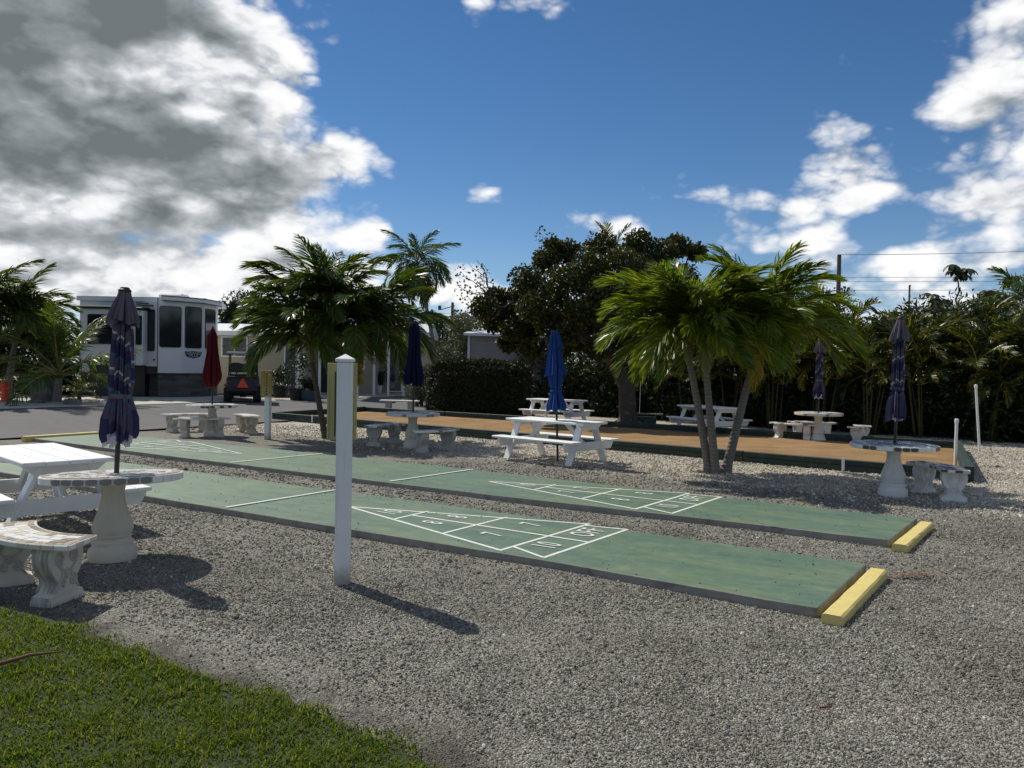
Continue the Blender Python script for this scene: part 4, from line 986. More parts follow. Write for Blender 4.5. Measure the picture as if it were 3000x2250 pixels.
def frond_mesh(name, L, bend, nl, lmax, wmax, seed, v_up=.35, droop=.9, mats=('palm_leaf', 'rachis'), t0=.16, sweep=.62, wind=0.0, power=1.25):
    """feather leaf: starts along +x, arches downwards; two rows of leaflets"""
    rnd = random.Random(seed); N = 16; pts = []; p_ = Vector((0, 0, 0)); ang = 0
    tang = []
    for i in range(N + 1):
        f = i / N; a = -bend * f ** power; d_ = Vector((math.cos(a), wind * f * f, math.sin(a))).normalized(); pts.append(p_.copy()); tang.append(d_); p_ = p_ + d_ * (L / N)
    mb = MB(); mb.tube(pts, [.018 * (1 - .88 * i / N) * (L / 1.9) + .002 for i in range(N + 1)], 5, mi=1)
    def on(f):
        x = f * N; i = min(N - 1, int(x)); k = x - i; return pts[i].lerp(pts[i + 1], k), tang[i].lerp(tang[i + 1], k).normalized()
    for k in range(nl):
        for sd in (-1, 1):
            f = t0 + (1 - t0) * ((k + rnd.uniform(-.3, .3) + (.25 if sd > 0 else 0)) / nl); f = max(t0, min(.995, f)); q, T = on(f)
            S = Vector((0, 1, 0)) * sd; Nn = S.cross(T) * sd; Nn = Nn if Nn.z > 0 or abs(Nn.z) < .1 else -Nn
            Nn = Vector((-T.z, 0, T.x)).normalized()
            g = (f - t0) / (1 - t0); ll = lmax * (math.sin(math.pi * (.16 + .78 * g)) ** .75) * rnd.uniform(.86, 1.1)
            sw = sweep + .5 * g + rnd.uniform(-.2, .2)
            d_ = (S * math.cos(sw) + T * math.sin(sw) + Nn * (v_up + rnd.uniform(-.42, .42))).normalized()
            w0 = wmax * (.75 + .35 * math.sin(math.pi * g)) * rnd.uniform(.8, 1.15); wv = T - d_ * T.dot(d_); wv = (wv.normalized() + Nn * rnd.uniform(-.5, .5)).normalized()
            dr = droop * rnd.uniform(.6, 1.35); c = q; dd = d_.copy(); vs = []; prev = None
            for j, (wf, st) in enumerate(((.5, .0), (1.0, .3), (.85, .38), (.05, .32))):
                if j: dd = (dd + Vector((0, 0, -1)) * dr * .30 * j + Vector((0, wind * .4, 0))).normalized(); c = c + dd * ll * st
                vs += [c + wv * w0 * wf * .5, c - wv * w0 * wf * .5]
            mb.add(vs, [(0, 1, 3, 2), (2, 3, 5, 4), (4, 5, 7, 6)], 0)
    return mb.mesh(name, [MAT[mats[0]], MAT[mats[1]]], True)
ADO = [frond_mesh('frond', 1.85, b_, 60, .56, .034, 30 + i, v_up=.34, droop=.85, wind=w_) for i, (b_, w_) in enumerate(((.9, .05), (1.3, -.14), (1.6, .14), (1.9, -.08), (1.75, .2), (2.2, .05)))]
ADOD = [frond_mesh('frond', 1.85, b_, 58, .56, .036, 60 + i, v_up=.28, droop=1.0, mats=('palm_leaf_dark', 'rachis'), wind=w_) for i, (b_, w_) in enumerate(((.9, .1), (1.4, -.15), (1.75, .15), (2.05, -.05), (1.8, .22)))]
COCO = [frond_mesh('frond', 2.6, b_, 44, .60, .036, 80 + i, v_up=.15, droop=.55, mats=('palm_leaf_dark', 'rachis_yellow'), sweep=.5) for i, b_ in enumerate((.6, .9, 1.3))]
AREC = [frond_mesh('frond', 1.7, b_, 34, .44, .036, 100 + i, v_up=.5, droop=.55, mats=('areca_leaf', 'rachis_yellow'), t0=.2, sweep=.55, wind=w_) for i, (b_, w_) in enumerate(((.8, .1), (1.2, -.1), (1.6, .1), (2.0, 0)))]
ARECY = [frond_mesh('frond', 1.5, 1.9, 30, .40, .036, 120, v_up=.4, droop=.8, mats=('yellow_leaf', 'rachis_yellow'), t0=.2)]
ADOY = [frond_mesh('frond', 1.8, 1.5, 40, .48, .040, 121, v_up=.2, droop=1.2, mats=('yellow_leaf', 'rachis_yellow'))]
def add_frond(t, me, pos, azim, elev, scale, roll=0):
    o = obj('frond', me, None, t)
    o.matrix_local = Matrix.Translation(pos) @ Matrix.Rotation(azim, 4, 'Z') @ Matrix.Rotation(-elev, 4, 'Y') @ Matrix.Rotation(roll, 4, 'X') @ Matrix.Diagonal((scale, scale, scale, 1)); return o
def bez(p0, p1, p2, n):
    return [(p0 * (1 - f) ** 2 + p1 * 2 * f * (1 - f) + p2 * f * f) for f in [i / n for i in range(n + 1)]]
def palm(base, top, bow, label, r0=.075, r1=.052, shaft=.42, n=15, fl=1.0, meshes=None, seed=0, name='palm_tree', trunk='palm_trunk', group=None, emax=86, emin=24, skirt_yellow=0, hide_az=None):
    rnd = random.Random(seed); t = thing(name, label, 'palm', base, 0, group); b0 = Vector((0, 0, 0)); tp = Vector(top) - Vector(base)
    path = bez(Vector((0, 0, -.06)), tp * .5 + Vector(bow), tp, 40)
    rad = [r1 + (r0 - r1) * (1 - i / 40) + (.045 * r0 / .075 * max(0, 1 - i / 5) ** 2) for i in range(41)]
    obj('trunk', MB().tube(path, rad, 14, mod=lambda i, a: 1 + .025 * math.sin(i * 2.4) + .015 * math.sin(3 * a + i)), MAT[trunk], t, smooth=True)
    up = (path[-1] - path[-4]).normalized(); up = (up + Vector((0, 0, .6))).normalized()
    if shaft:
        sp = [tp - up * .03, tp + up * .03, tp + up * shaft * .25, tp + up * shaft * .7, tp + up * shaft, tp + up * (shaft + .12)]
        obj('crownshaft', MB().tube(sp, [r1 * 1.0, r1 * 1.42, r1 * 1.45, r1 * 1.15, r1 * .9, r1 * .5], 14), MAT['crownshaft'], t, smooth=True)
    cr = tp + up * (shaft + .02)
    for i in range(n):
        f = i / max(1, n - 1); e = R(emax + (emin - emax) * f ** .9 + rnd.uniform(-7, 7)); a = i * 2.39996 + seed + rnd.uniform(-.25, .25)
        me = meshes[min(len(meshes) - 1, int(rnd.uniform(0, len(meshes)) * .55 + f * len(meshes) * .45))]
        add_frond(t, me, cr + up * (.06 - .14 * f), a, e, fl * rnd.uniform(.85, 1.08) * (.80 if i < 2 else 1), rnd.uniform(-.35, .35))
    for i in range(skirt_yellow): add_frond(t, ADOY[0], cr - up * .10, seed + 2.1 * i + .6, R(-30), fl * .6, rnd.uniform(-.3, .3))
    return t, cr
def V3(px, py, Y): return atY(px, py, Y)
# trio on the gravel beside the lane
g = at(2100, 1384)
palm((g.x - .11, g.y + .05, 0), V3(2020, 1060, g.y - .1), (.02, 0, 0), 'palm with grey ringed trunk leaning over the shaded picnic table', meshes=ADO, seed=1, n=40, group='palm trio on the gravel', fl=.95)
palm((g.x - .02, g.y - .06, 0), V3(2069, 1086, g.y - .35), (-.02, 0, 0), 'straightest palm standing between two leaning palm trunks on the gravel', meshes=ADO, seed=2.4, n=36, shaft=.38, group='palm trio on the gravel', fl=.89, skirt_yellow=0)
palm((g.x + .14, g.y + .02, 0), V3(2208, 1056, g.y + .1), (.0, 0, 0), 'palm with bare trunk leaning towards the hedge, yellowing fronds below its crown', meshes=ADO, seed=3.9, n=40, r0=.085, group='palm trio on the gravel', fl=.95, skirt_yellow=1)
# clump by the scoreboard
g = at(955, 1284)
palm((g.x, g.y, 0), V3(914, 1058, g.y - .1), (-.02, 0, 0), 'palm with slanting trunk reaching over the short scoreboard', meshes=ADOD, seed=11, n=32, group='palms between the posts', fl=1.1, trunk='palm_trunk_brown')
palm((g.x + .1, g.y + .25, 0), V3(958, 965, g.y + .35), (.02, 0, 0), 'tallest palm of the clump behind the tall scoreboard post', meshes=ADOD, seed=12.5, n=32, group='palms between the posts', fl=1.1, trunk='palm_trunk_brown')
palm((g.x + .22, g.y + .05, 0), V3(1062, 1042, g.y), (.1, 0, 0), 'palm leaning to the navy parasol with one yellow frond hanging', meshes=ADOD, seed=14.2, n=34, group='palms between the posts', fl=1.12, trunk='palm_trunk_brown', skirt_yellow=2)
# single taller palm beyond the bocce court
g = at(1296, 1196)
palm((g.x, g.y, 0), V3(1226, 800, g.y), (.25, 0, -.2), 'tall thin palm leaning out of the hedge corner, fronds blown to one side', meshes=ADOD, seed=21, n=28, fl=1.0, r0=.10, r1=.06, shaft=.35, emin=-45)
# across the lane
g = at(22, 1172)
palm((g.x, g.y, g.z), V3(50, 985, g.y), (-.1, 0, 0), 'full palm with curved grey trunk behind the orange hydrant', meshes=ADOD, seed=31, n=32, fl=1.2, r0=.12, r1=.085, shaft=.4, group='palms across the lane')
g = at(165, 1178)
palm((g.x, g.y, g.z), V3(172, 1105, g.y), (0, 0, 0), 'young coconut palm with long stiff fronds beside the white trailer', meshes=COCO, seed=33, n=20, fl=1.15, r0=.16, r1=.11, shaft=.1, emin=5, emax=80, group='palms across the lane')
g = at(90, 1160)
palm((g.x, g.y + 1.5, g.z), V3(100, 1000, g.y + 1.5), (0, 0, 0), 'palm crowded between the hydrant palm and the young coconut palm', meshes=ADOD, seed=35, n=28, fl=1.2, r0=.10, r1=.08, shaft=.3, group='palms across the lane')
g = at(-120, 1175)
palm((g.x, g.y + .5, g.z), V3(-50, 930, g.y + .5), (0, 0, 0), 'tall palm whose fronds hang in above the hydrant', meshes=ADOD, seed=36, n=24, fl=1.2, r0=.12, r1=.08, shaft=.4, group='palms across the lane')
g = at(235, 1176)
for i, (px, py, sc_, lb) in enumerate(((232, 1172, .52, 'small bushy palm at the corner of the trailer'), (-5, 1165, .5, 'small bushy palm beside the orange hydrant'))):
    g = at(px, py); t = thing('bush_palm', lb, 'palm', (g.x, g.y, g.z), 0, 'low palms across the lane')
    obj('trunk', MB().tube([(0, 0, -.05), (0, 0, .25)], [.08, .06], 8), MAT['palm_trunk_brown'], t)
    for k in range(16): add_frond(t, AREC[k % 4], Vector((0, 0, .25)), k * 2.4, R(78 - k * 4.5), sc_ * random.uniform(.8, 1.1), random.uniform(-.3, .3))

# ------------------------------------------------------------------ areca hedge along the back
HB = [at(1985, 1236), at(2250, 1255), at(2480, 1270), at(2740, 1288), at(2990, 1305)]
h0, h1 = Vector((5.6, 25.6, 0)), Vector((12.9, 19.3, 0)); hd = (h1 - h0).normalized(); hn = Vector((-hd.y, hd.x, 0)); hn = hn if hn.y > 0 else -hn
def areca(pos, H, label, seed, canes=5, yellow=0):
    rnd = random.Random(seed); t = thing('areca_palm', label, 'palm', pos, 0, 'areca palms of the tall hedge')
    for c in range(canes):
        a = rnd.uniform(0, 6.28); r = rnd.uniform(.05, .32); b0 = Vector((math.cos(a) * r, math.sin(a) * r, -.03)); hh = H * rnd.uniform(.36, .62); tp = b0 + Vector((math.cos(a) * .35 * rnd.random(), math.sin(a) * .35 * rnd.random(), hh))
        obj('cane', MB().tube(bez(b0, (b0 + tp) / 2 + Vector((0, 0, .1)), tp, 8), [.03 - .0014 * i for i in range(9)], 7), MAT['cane'], t, smooth=True)
        k = 5
        for i in range(k):
            e = R(78 - 62 * i / (k - 1) + rnd.uniform(-10, 10)); me = (ARECY if yellow and i >= k - yellow and c == 0 else AREC)
            add_frond(t, me[rnd.randrange(len(me))], tp, a + i * 2.4 + rnd.uniform(-.4, .4), e, rnd.uniform(.85, 1.2) * H / 4.2, rnd.uniform(-.3, .3))
    return t
AL = ['leafy areca palm in the hedge behind the shaded picnic table', 'areca palm in the hedge next to the utility pole', 'areca palm in the hedge behind the faded striped parasol', 'areca palm with yellow stems in the hedge behind the shaded mosaic table', 'areca palm with drooping yellow frond in the hedge behind the navy striped parasol',
      'areca palm in the hedge above the short white pipe', 'bright yellow-green areca palm in the hedge above the tall white pipe', 'areca palm closing the hedge at its gravel end']
for i in range(8):
    f = i / 7; p_ = h0 + (h1 - h0) * f * 1.02 + hn * random.uniform(.2, .7); areca((p_.x, p_.y, 0), (3.6, 4.0, 3.7, 3.9, 3.5, 3.8, 3.4, 3.6)[i], AL[i], 200 + i, canes=7, yellow=(0, 0, 0, 2, 2, 0, 3, 1)[i])
BLb = ['tall areca palm rising behind the trio of palms', 'tall areca palm behind the hedge beside the utility pole', 'tall areca palm behind the hedge between the two utility poles', 'tall areca palm behind the hedge under the power lines', 'tall areca palm behind the hedge beside the umbrella tree', 'tall areca palm behind the far end of the hedge']
for i in range(6):
    f = (i + .4) / 6; p_ = h0 + (h1 - h0) * f * 1.08 + hn * random.uniform(1.7, 2.4); areca((p_.x, p_.y, 0), (4.3, 4.9, 4.8, 4.4, 4.3, 4.6)[i], BLb[i], 240 + i, canes=6)
def leaf_cloud(C, Rr, n_per, size, rng, flat=1.0, aspect=.55, hollow=.35, down=0.0):
    C = np.repeat(np.array(C, float), n_per, 0); Rr = np.repeat(np.array(Rr, float).reshape(len(C) // n_per, -1), n_per, 0); n = len(C)
    d_ = rng.normal(size=(n, 3)); d_ /= np.linalg.norm(d_, axis=1)[:, None]; r = (hollow + (1 - hollow) * rng.random(n)) ** .6
    P = C + d_ * r[:, None] * Rr * np.array([1, 1, flat])
    a = rng.normal(size=(n, 3)) + d_ * .6; a[:, 2] -= down; a /= np.linalg.norm(a, axis=1)[:, None]; b = np.cross(a, rng.normal(size=(n, 3))); b /= np.linalg.norm(b, axis=1)[:, None] + 1e-9
    s = size * rng.uniform(.65, 1.3, n)[:, None]
    return np.stack([P, P + a * s * .5 + b * s * aspect * .5, P + a * s, P + a * s * .5 - b * s * aspect * .5], 1)
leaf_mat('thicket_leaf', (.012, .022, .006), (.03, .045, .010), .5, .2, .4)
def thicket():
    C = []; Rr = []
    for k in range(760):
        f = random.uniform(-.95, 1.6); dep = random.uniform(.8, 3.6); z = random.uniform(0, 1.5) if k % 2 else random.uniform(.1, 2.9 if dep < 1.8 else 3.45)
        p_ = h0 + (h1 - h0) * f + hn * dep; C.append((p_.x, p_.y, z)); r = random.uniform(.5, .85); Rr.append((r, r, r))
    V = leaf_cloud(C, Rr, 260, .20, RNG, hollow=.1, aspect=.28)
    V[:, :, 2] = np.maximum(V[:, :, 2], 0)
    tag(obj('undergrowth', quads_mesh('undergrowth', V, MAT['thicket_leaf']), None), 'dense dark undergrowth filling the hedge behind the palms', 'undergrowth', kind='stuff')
thicket()
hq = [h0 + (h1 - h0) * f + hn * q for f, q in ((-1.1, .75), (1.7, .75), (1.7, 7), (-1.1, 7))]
tag(poly_sheet('hedge_shade_sheet', [(q.x, q.y) for q in hq], .012, MAT['soil']), 'dark sheet added under the palm hedge to deepen its shade', 'bed', kind='structure')  # added dark ground: shade put in as colour behind the hedge gaps

# ------------------------------------------------------------------ broadleaf tree, shrubs, hedge
leaf_mat('tree_leaf', (.022, .036, .009), (.044, .056, .013), .5, .22, .28, tip=(.085, .062, .018))
leaf_mat('hedge_leaf', (.016, .026, .008), (.034, .046, .012), .5, .18, .3, tip=(.07, .055, .02))
leaf_mat('silver_leaf', (.05, .065, .045), (.105, .12, .085), .5, .2, .4)
leaf_mat('dark_leaf', (.014, .026, .010), (.032, .052, .016), .45, .2, .45)
plain('bark', (.085, .068, .055), .95, .3, 8, bump=1.0, bscale=22, dirt=.3, dirt_c=(.30, .27, .24), dscale=5)
def limb(mb, a, b, r0, r1, rnd, n=7, w_=.12):
    a, b = Vector(a), Vector(b); l = (b - a).length; pts = []; off = Vector((0, 0, 0))
    for i in range(n + 1):
        f = i / n; pts.append(a.lerp(b, f) + Vector((rnd.uniform(-1, 1), rnd.uniform(-1, 1), rnd.uniform(-.6, 1))) * l * w_ * math.sin(math.pi * f) * .6)
    mb.tube(pts, [r0 + (r1 - r0) * i / n for i in range(n + 1)], 8); return pts
def big_tree():
    rnd = random.Random(5); g = at(1838, 1246); Y = g.y; base = Vector((g.x, g.y, 0))
    t = thing('broadleaf_tree', 'gnarled broadleaf tree with leaning grey trunk and brownish crown', 'tree', base); loc = lambda px, py, dy=0: V3(px, py, Y + dy) - base
    fork = loc(1742, 1000, -.3)
    mb = MB(); pth = [Vector((0, 0, -.1)), Vector((-.02, 0, .35)), loc(1835, 1130), loc(1800, 1060, -.1), fork]
    sm = []
    for i in range(len(pth) - 1):
        for k in range(5): sm.append(pth[i].lerp(pth[i + 1], k / 5))
    sm.append(pth[-1]); ns = len(sm)
    mb.tube(sm, [.30 - .15 * min(1, i / ns * 1.1) + .16 * max(0, 1 - i / 3.5) for i in range(ns)], 16, mod=lambda i, a: 1 + .13 * math.sin(3 * a + i * .35) + .08 * math.sin(7 * a - i * .2))
    for ang in (.3, 1.5, 2.8, 3.9, 5.2): mb.tube([(0, 0, .18), (math.cos(ang) * .42, math.sin(ang) * .42, .03), (math.cos(ang) * .75, math.sin(ang) * .75, -.03)], [.13, .08, .03], 7)
    mb.tube([loc(1840, 1165, .1), loc(1858, 1090, .2), loc(1895, 1030, .3), loc(1930, 930, .4)], [.14, .11, .09, .06], 9)
    obj('trunk', mb, MAT['bark'], t, smooth=True)
    # crown outline in the photo, as places for clumps
    tips = []
    for px, py, dy, r in ((1420, 880, -.6, .5), (1480, 900, .2, .55), (1455, 850, .5, .42), (1540, 800, -.4, .6), (1560, 880, -1.2, .6), (1600, 745, .3, .55), (1650, 800, -1.0, .65), (1660, 720, .8, .55), (1700, 890, -1.5, .6), (1720, 760, -.6, .65), (1760, 700, .2, .6), (1775, 830, -1.4, .65),
                          (1820, 750, -.8, .65), (1850, 870, -1.3, .6), (1870, 690, .6, .55), (1910, 800, -.8, .65), (1940, 720, .3, .6), (1985, 700, .9, .5), (2000, 790, .2, .6), (1960, 880, -.6, .55), (1610, 930, -.8, .55), (1500, 945, -.3, .45), (1540, 960, .5, .45), (1670, 950, .8, .5), (1800, 940, .9, .5),
                          (1580, 830, 1.4, .6), (1700, 810, 1.6, .65), (1820, 850, 1.6, .65), (1930, 860, 1.4, .6), (1750, 770, 2.0, .6), (1890, 760, 1.9, .6), (1640, 870, .2, .6), (1745, 880, .4, .6), (1860, 800, .4, .6), (2040, 720, 1.2, .4), (1520, 850, .9, .5), (1445, 930, .1, .35), (1620, 700, .5, .3), (1980, 690, 1.1, .3), (1560, 1000, -.6, .45), (1640, 1000, -.9, .45), (1490, 985, .3, .4), (1850, 950, -1.0, .5), (1920, 940, -.4, .5), (1980, 900, .6, .5), (1700, 985, .9, .4), (2030, 830, .8, .5), (1750, 1000, -1.2, .45), (1830, 985, -1.1, .5), (1900, 985, -.6, .5), (1660, 960, -1.3, .5), (1560, 930, .9, .5), (1790, 900, -1.8, .55), (1720, 930, 1.5, .55)):
        tips.append((loc(px, py + 20, dy), r * .88))
    br = MB(); hubs = [loc(1660, 930, -.5), loc(1740, 880, .4), loc(1830, 880, -.3), loc(1900, 850, .5), loc(1580, 900, .1)]
    for h_ in hubs: limb(br, fork - Vector((0, 0, .15)), h_, .12, .06, rnd)
    for c, r in tips:
        h_ = min(hubs, key=lambda q: (q - c).length + rnd.uniform(0, .6)); limb(br, h_, c, .045, .014, rnd, 6, .16)
        for _ in range(5):
            e = c + Vector((rnd.uniform(-1, 1), rnd.uniform(-1, 1), rnd.uniform(-.7, .9))).normalized() * r * rnd.uniform(.7, 1.15); limb(br, c.lerp(h_, .2), e, .013, .004, rnd, 4, .2)
    for px, py in ((1355, 800), (1372, 770), (1395, 760), (1345, 850), (1362, 880), (1400, 800), (1340, 835), (1418, 775), (1590, 690), (1608, 700), (1380, 905)):   # bare twigs
        e = loc(px, py, -.3 + rnd.uniform(-.3, .3)); limb(br, loc(1450, 880, -.3) if px < 1500 else loc(1612, 745, .3), e, .022, .005, rnd, 6, .2)
    obj('branches', br, MAT['bark'], t, smooth=True)
    V = leaf_cloud([tuple(c) for c, r in tips], [(r, r, r) for c, r in tips], 1300, .098, RNG, flat=.85, aspect=.8, hollow=.25, down=.3)
    k = RNG.random(len(V)) < np.clip(.75 + .4 * vnoise(V[:, 0, 0] * 1.0, V[:, 0, 2], 4.5), .1, 1); V = V[k]
    core = leaf_cloud([tuple(c) for c, r in tips], [(r * .75,) * 3 for c, r in tips], 110, .14, RNG, flat=.85, aspect=.75, hollow=0)
    V = np.concatenate([V, core])
    tw = leaf_cloud([tuple(loc(px, py, -.3)) for px, py in ((1360, 800), (1350, 850), (1395, 850), (1405, 800), (1590, 690), (1380, 880), (1612, 705), (1420, 820))], [(.28, .28, .28)] * 8, 34, .085, RNG, aspect=.8)
    obj('crown', quads_mesh('crown', np.concatenate([V, tw]), MAT['tree_leaf']), None, t)
    # green frond crowns poking out above
big_tree()
g = at(1760, 1210)
palm((g.x, g.y + 2.5, 0), V3(1790, 790, g.y + 2.5), (0, 0, 0), 'palm whose fan of fronds pokes out above the broadleaf tree', meshes=AREC, seed=41, n=13, fl=1.25, r0=.10, r1=.08, shaft=.3, emin=10)
def shrub(name, label, cat, base, C, Rr, n_per, size, mat, aspect=.55, hollow=.3, stems=5, flat=1, clipz=None, cut=None):
    rnd = random.Random(len(label)); t = thing(name, label, cat, base)
    V = leaf_cloud(C, Rr, n_per, size, RNG, aspect=aspect, hollow=hollow, flat=flat)
    if cut is not None: V = V[cut(V[:, 0])]
    V[:, :, 2] = np.maximum(V[:, :, 2], .01)
    obj('crown', quads_mesh('crown', V, MAT[mat]), None, t); mb = MB()
    for i in range(stems):
        c = C[rnd.randrange(len(C))]; limb(mb, (c[0] * .3 + rnd.uniform(-.1, .1), c[1] * .3, -.05), (c[0], c[1], c[2]), .05, .012, rnd)
    obj('trunk' if cat == 'tree' else 'stems', mb, MAT['bark'], t, smooth=True); return t
# clipped hedge
ha, hb = at(1262, 1216), at(1552, 1226); hc = (ha + hb) / 2; hl = (hb - ha).length; hang = math.atan2(hb.y - ha.y, hb.x - ha.x); hw_, hh_ = 1.5, 1.86
def hedge():
    n = 30000; rng = RNG; u = rng.uniform(-1, 1, n); v = rng.uniform(-1, 1, n); z = rng.uniform(0, 1, n); face = rng.integers(0, 6, n)
    u = np.where(face == 0, np.sign(u), u); v = np.where((face == 1) | (face == 3), -1 * np.sign(v + .6), v); z = np.where((face == 2) | (face == 4), 1, z)
    jit = rng.normal(0, .028, (n, 3)); taper = 1 - .06 * z
    lump = .05 * vnoise(u * 3, z * 3 + v, 2.2)
    P = np.stack([u * (hl / 2) * taper + jit[:, 0], v * hw_ / 2 * taper * (1 + lump) + jit[:, 1], z * hh_ * (1 + .05 * vnoise(u * 2.3, v, 2.0) * z) + jit[:, 2]], -1)
    # rounded shoulders
    e = np.maximum(0, np.abs(u) - .85) / .15; P[:, 2] *= 1 - .14 * e * e
    a = rng.normal(size=(n, 3)); a[:, 2] += .5; a /= np.linalg.norm(a, axis=1)[:, None]; b = np.cross(a, rng.normal(size=(n, 3))); b /= np.linalg.norm(b, axis=1)[:, None]; s = .075 * rng.uniform(.6, 1.3, n)[:, None]
    V = np.stack([P, P + a * s * .5 + b * s * .3, P + a * s, P + a * s * .5 - b * s * .3], 1); V[:, :, 2] = np.maximum(V[:, :, 2], .01)
    t = thing('clipped_hedge', 'dark clipped hedge in a rounded block in front of the grey shed', 'hedge', (hc.x, hc.y + .7, 0), hang)
    obj('crown', quads_mesh('crown', V, MAT['hedge_leaf']), None, t); rnd = random.Random(3); mb = MB()
    for i in range(26): x = rnd.uniform(-.46, .46) * hl; y = rnd.uniform(-.4, .4); limb(mb, (x, y, -.05), (x + rnd.uniform(-.3, .3), y + rnd.uniform(-.3, .3), hh_ * .85), .04, .01, rnd)
    obj('stems', mb, MAT['bark'], t); inner = MB().box((0, 0, hh_ * .45), (hl * .86, hw_ * .72, hh_ * .86), ch=.2); obj('inner_foliage', inner, MAT['hedge_leaf'], t)
hedge()
def clumps(n, rx, ry, z0, z1, r, seed):
    rnd = random.Random(seed); C = []; Rr = []
    for i in range(n):
        a = rnd.uniform(0, 6.28); q = math.sqrt(rnd.random()); z = rnd.uniform(z0, z1); k = math.sqrt(max(.15, 1 - ((z - (z0 + z1) / 2) / ((z1 - z0) / 2 + .3)) ** 2)); rr = r * rnd.uniform(.7, 1.2)
        C.append((math.cos(a) * q * rx * k, math.sin(a) * q * ry * k, z)); Rr.append((rr, rr, rr))
    return C, Rr
g = at(1320, 1200); C, Rr = clumps(34, 1.05, .9, .3, 3.5, .5, 4); shrub('silver_shrub', 'tall silvery leaved shrub behind the clipped hedge beside the grey shed', 'shrub', (g.x + .25, g.y + 1.7, 0), C, Rr, 420, .085, 'silver_leaf')
g = at(1232, 1190); C, Rr = clumps(12, .5, .45, .2, 1.7, .35, 9); shrub('silver_shrub', 'small pale leaved shrub at the corner of the clipped hedge behind the navy parasol', 'shrub', (g.x, g.y, 0), C, Rr, 300, .075, 'silver_leaf')
for i, (px, py, rx, zt, lb) in enumerate(((60, 1162, 1.0, 2.3, 'dark bush behind the orange hydrant'), (150, 1158, .9, 2.1, 'dark bush behind the young coconut palm'), (215, 1160, .6, 1.5, 'low dark bush against the trailer end'), (-20, 1158, 1.0, 2.4, 'dark bush at the foot of the tall palm across the lane'))):
    g = at(px, py); C, Rr = clumps(16, rx, .8, .2, zt, .42, 40 + i); shrub('bush', lb, 'bush', (g.x, g.y + 1.6, g.z), C, Rr, 620, .15, 'dark_leaf', aspect=.5)
# distant trees
for i, (px, py, Y, rx, H, lb, sd) in enumerate(((686, 905, 60, 1.1, 3.2, 'small round dark tree rising beyond the white house roof', 5), (742, 880, 62, 2.3, 5.4, 'larger dark tree beyond the white house roof behind the palm clump', 6), (1430, 960, 48, 2.6, 4.6, 'dark bushy tree beyond the grey shed roof', 7), (1320, 950, 52, 2.2, 4.0, 'bushy tree below the far utility pole', 8), (2700, 945, 42, 2.6, 3.5, 'dark tree behind the hedge beside the umbrella tree', 10), (2300, 900, 45, 3.4, 5.0, 'dark tree behind the palm trio and hedge', 11), (2960, 930, 34, 2.0, 3.6, 'dark tree behind the gravel end of the hedge', 12))):
    p_ = V3(px, py, Y); C, Rr = clumps(26, rx, rx, max(1.0, p_.z - H * .5) - 0.0, p_.z + .2, rx * .42, sd); shrub('distant_tree', lb, 'tree', (p_.x, p_.y, 0), C, Rr, 300, .20 if Y > 45 else .17, 'dark_leaf', aspect=.7, stems=6)
# umbrella trees: whorls of drooping leaflets on bare stems
def whorl(mb, c, r, rnd, k=9):
    for i in range(k):
        a = 6.283 * i / k + rnd.uniform(-.2, .2); d_ = Vector((math.cos(a), math.sin(a), .25)); s = Vector((-math.sin(a), math.cos(a), 0)); q = c; vs = []
        for j, w_ in enumerate((.10, .30, .34, .05)):
            if j: d_ = (d_ + Vector((0, 0, -.55))).normalized(); q = q + d_ * r * .38
            vs += [q + s * r * w_ * .5, q - s * r * w_ * .5]
        mb.add(vs, [(0, 1, 3, 2), (2, 3, 5, 4), (4, 5, 7, 6)])
def umbrella_tree(px, py, Y, pts, label, seed):
    rnd = random.Random(seed); p_ = V3(px, py, Y); base = Vector((p_.x, p_.y, 0)); t = thing('umbrella_tree', label, 'tree', base); lf = MB(); st = MB()
    root = Vector((0, 0, 0)); hub = V3(px, py, Y) - base; st.tube(bez(Vector((0, 0, -.05)), hub * .5 + Vector((.2, 0, 0)), hub, 8), [.07 - .004 * i for i in range(9)], 7)
    for qx, qy, r in pts:
        e = V3(qx, qy, Y) - base + Vector((0, rnd.uniform(-.4, .4), 0)); limb(st, hub.lerp(root, rnd.uniform(0, .25)), e, .04, .018, rnd)
        for _ in range(7): whorl(lf, e + Vector((rnd.uniform(-1, 1), rnd.uniform(-1, 1), rnd.uniform(-.5, .8))) * r * .55, r * .62, rnd)
    obj('trunk', st, MAT['bark'], t, smooth=True); obj('crown', lf, MAT['dark_leaf'], t, smooth=True)
umbrella_tree(2808, 890, 26, ((2790, 800, .58), (2768, 868, .5), (2735, 900, .42), (2700, 925, .42), (2830, 930, .5)), 'spindly umbrella tree with drooping leaf whorls above the hedge', 3)
umbrella_tree(2905, 900, 26, ((2900, 868, .5), (2925, 830, .46), (2880, 905, .44), (2940, 880, .44)), 'umbrella tree beside the tall palm at the hedge end', 4)
p_ = V3(2975, 880, 24)
palm((p_.x + .2, p_.y, 0), (p_.x + .2, p_.y, 3.4), (0, 0, 0), 'tall palm rising behind the gravel end of the hedge', meshes=ADOD, seed=51, n=16, fl=1.15, r0=.10, r1=.08, shaft=.3, emin=-35)

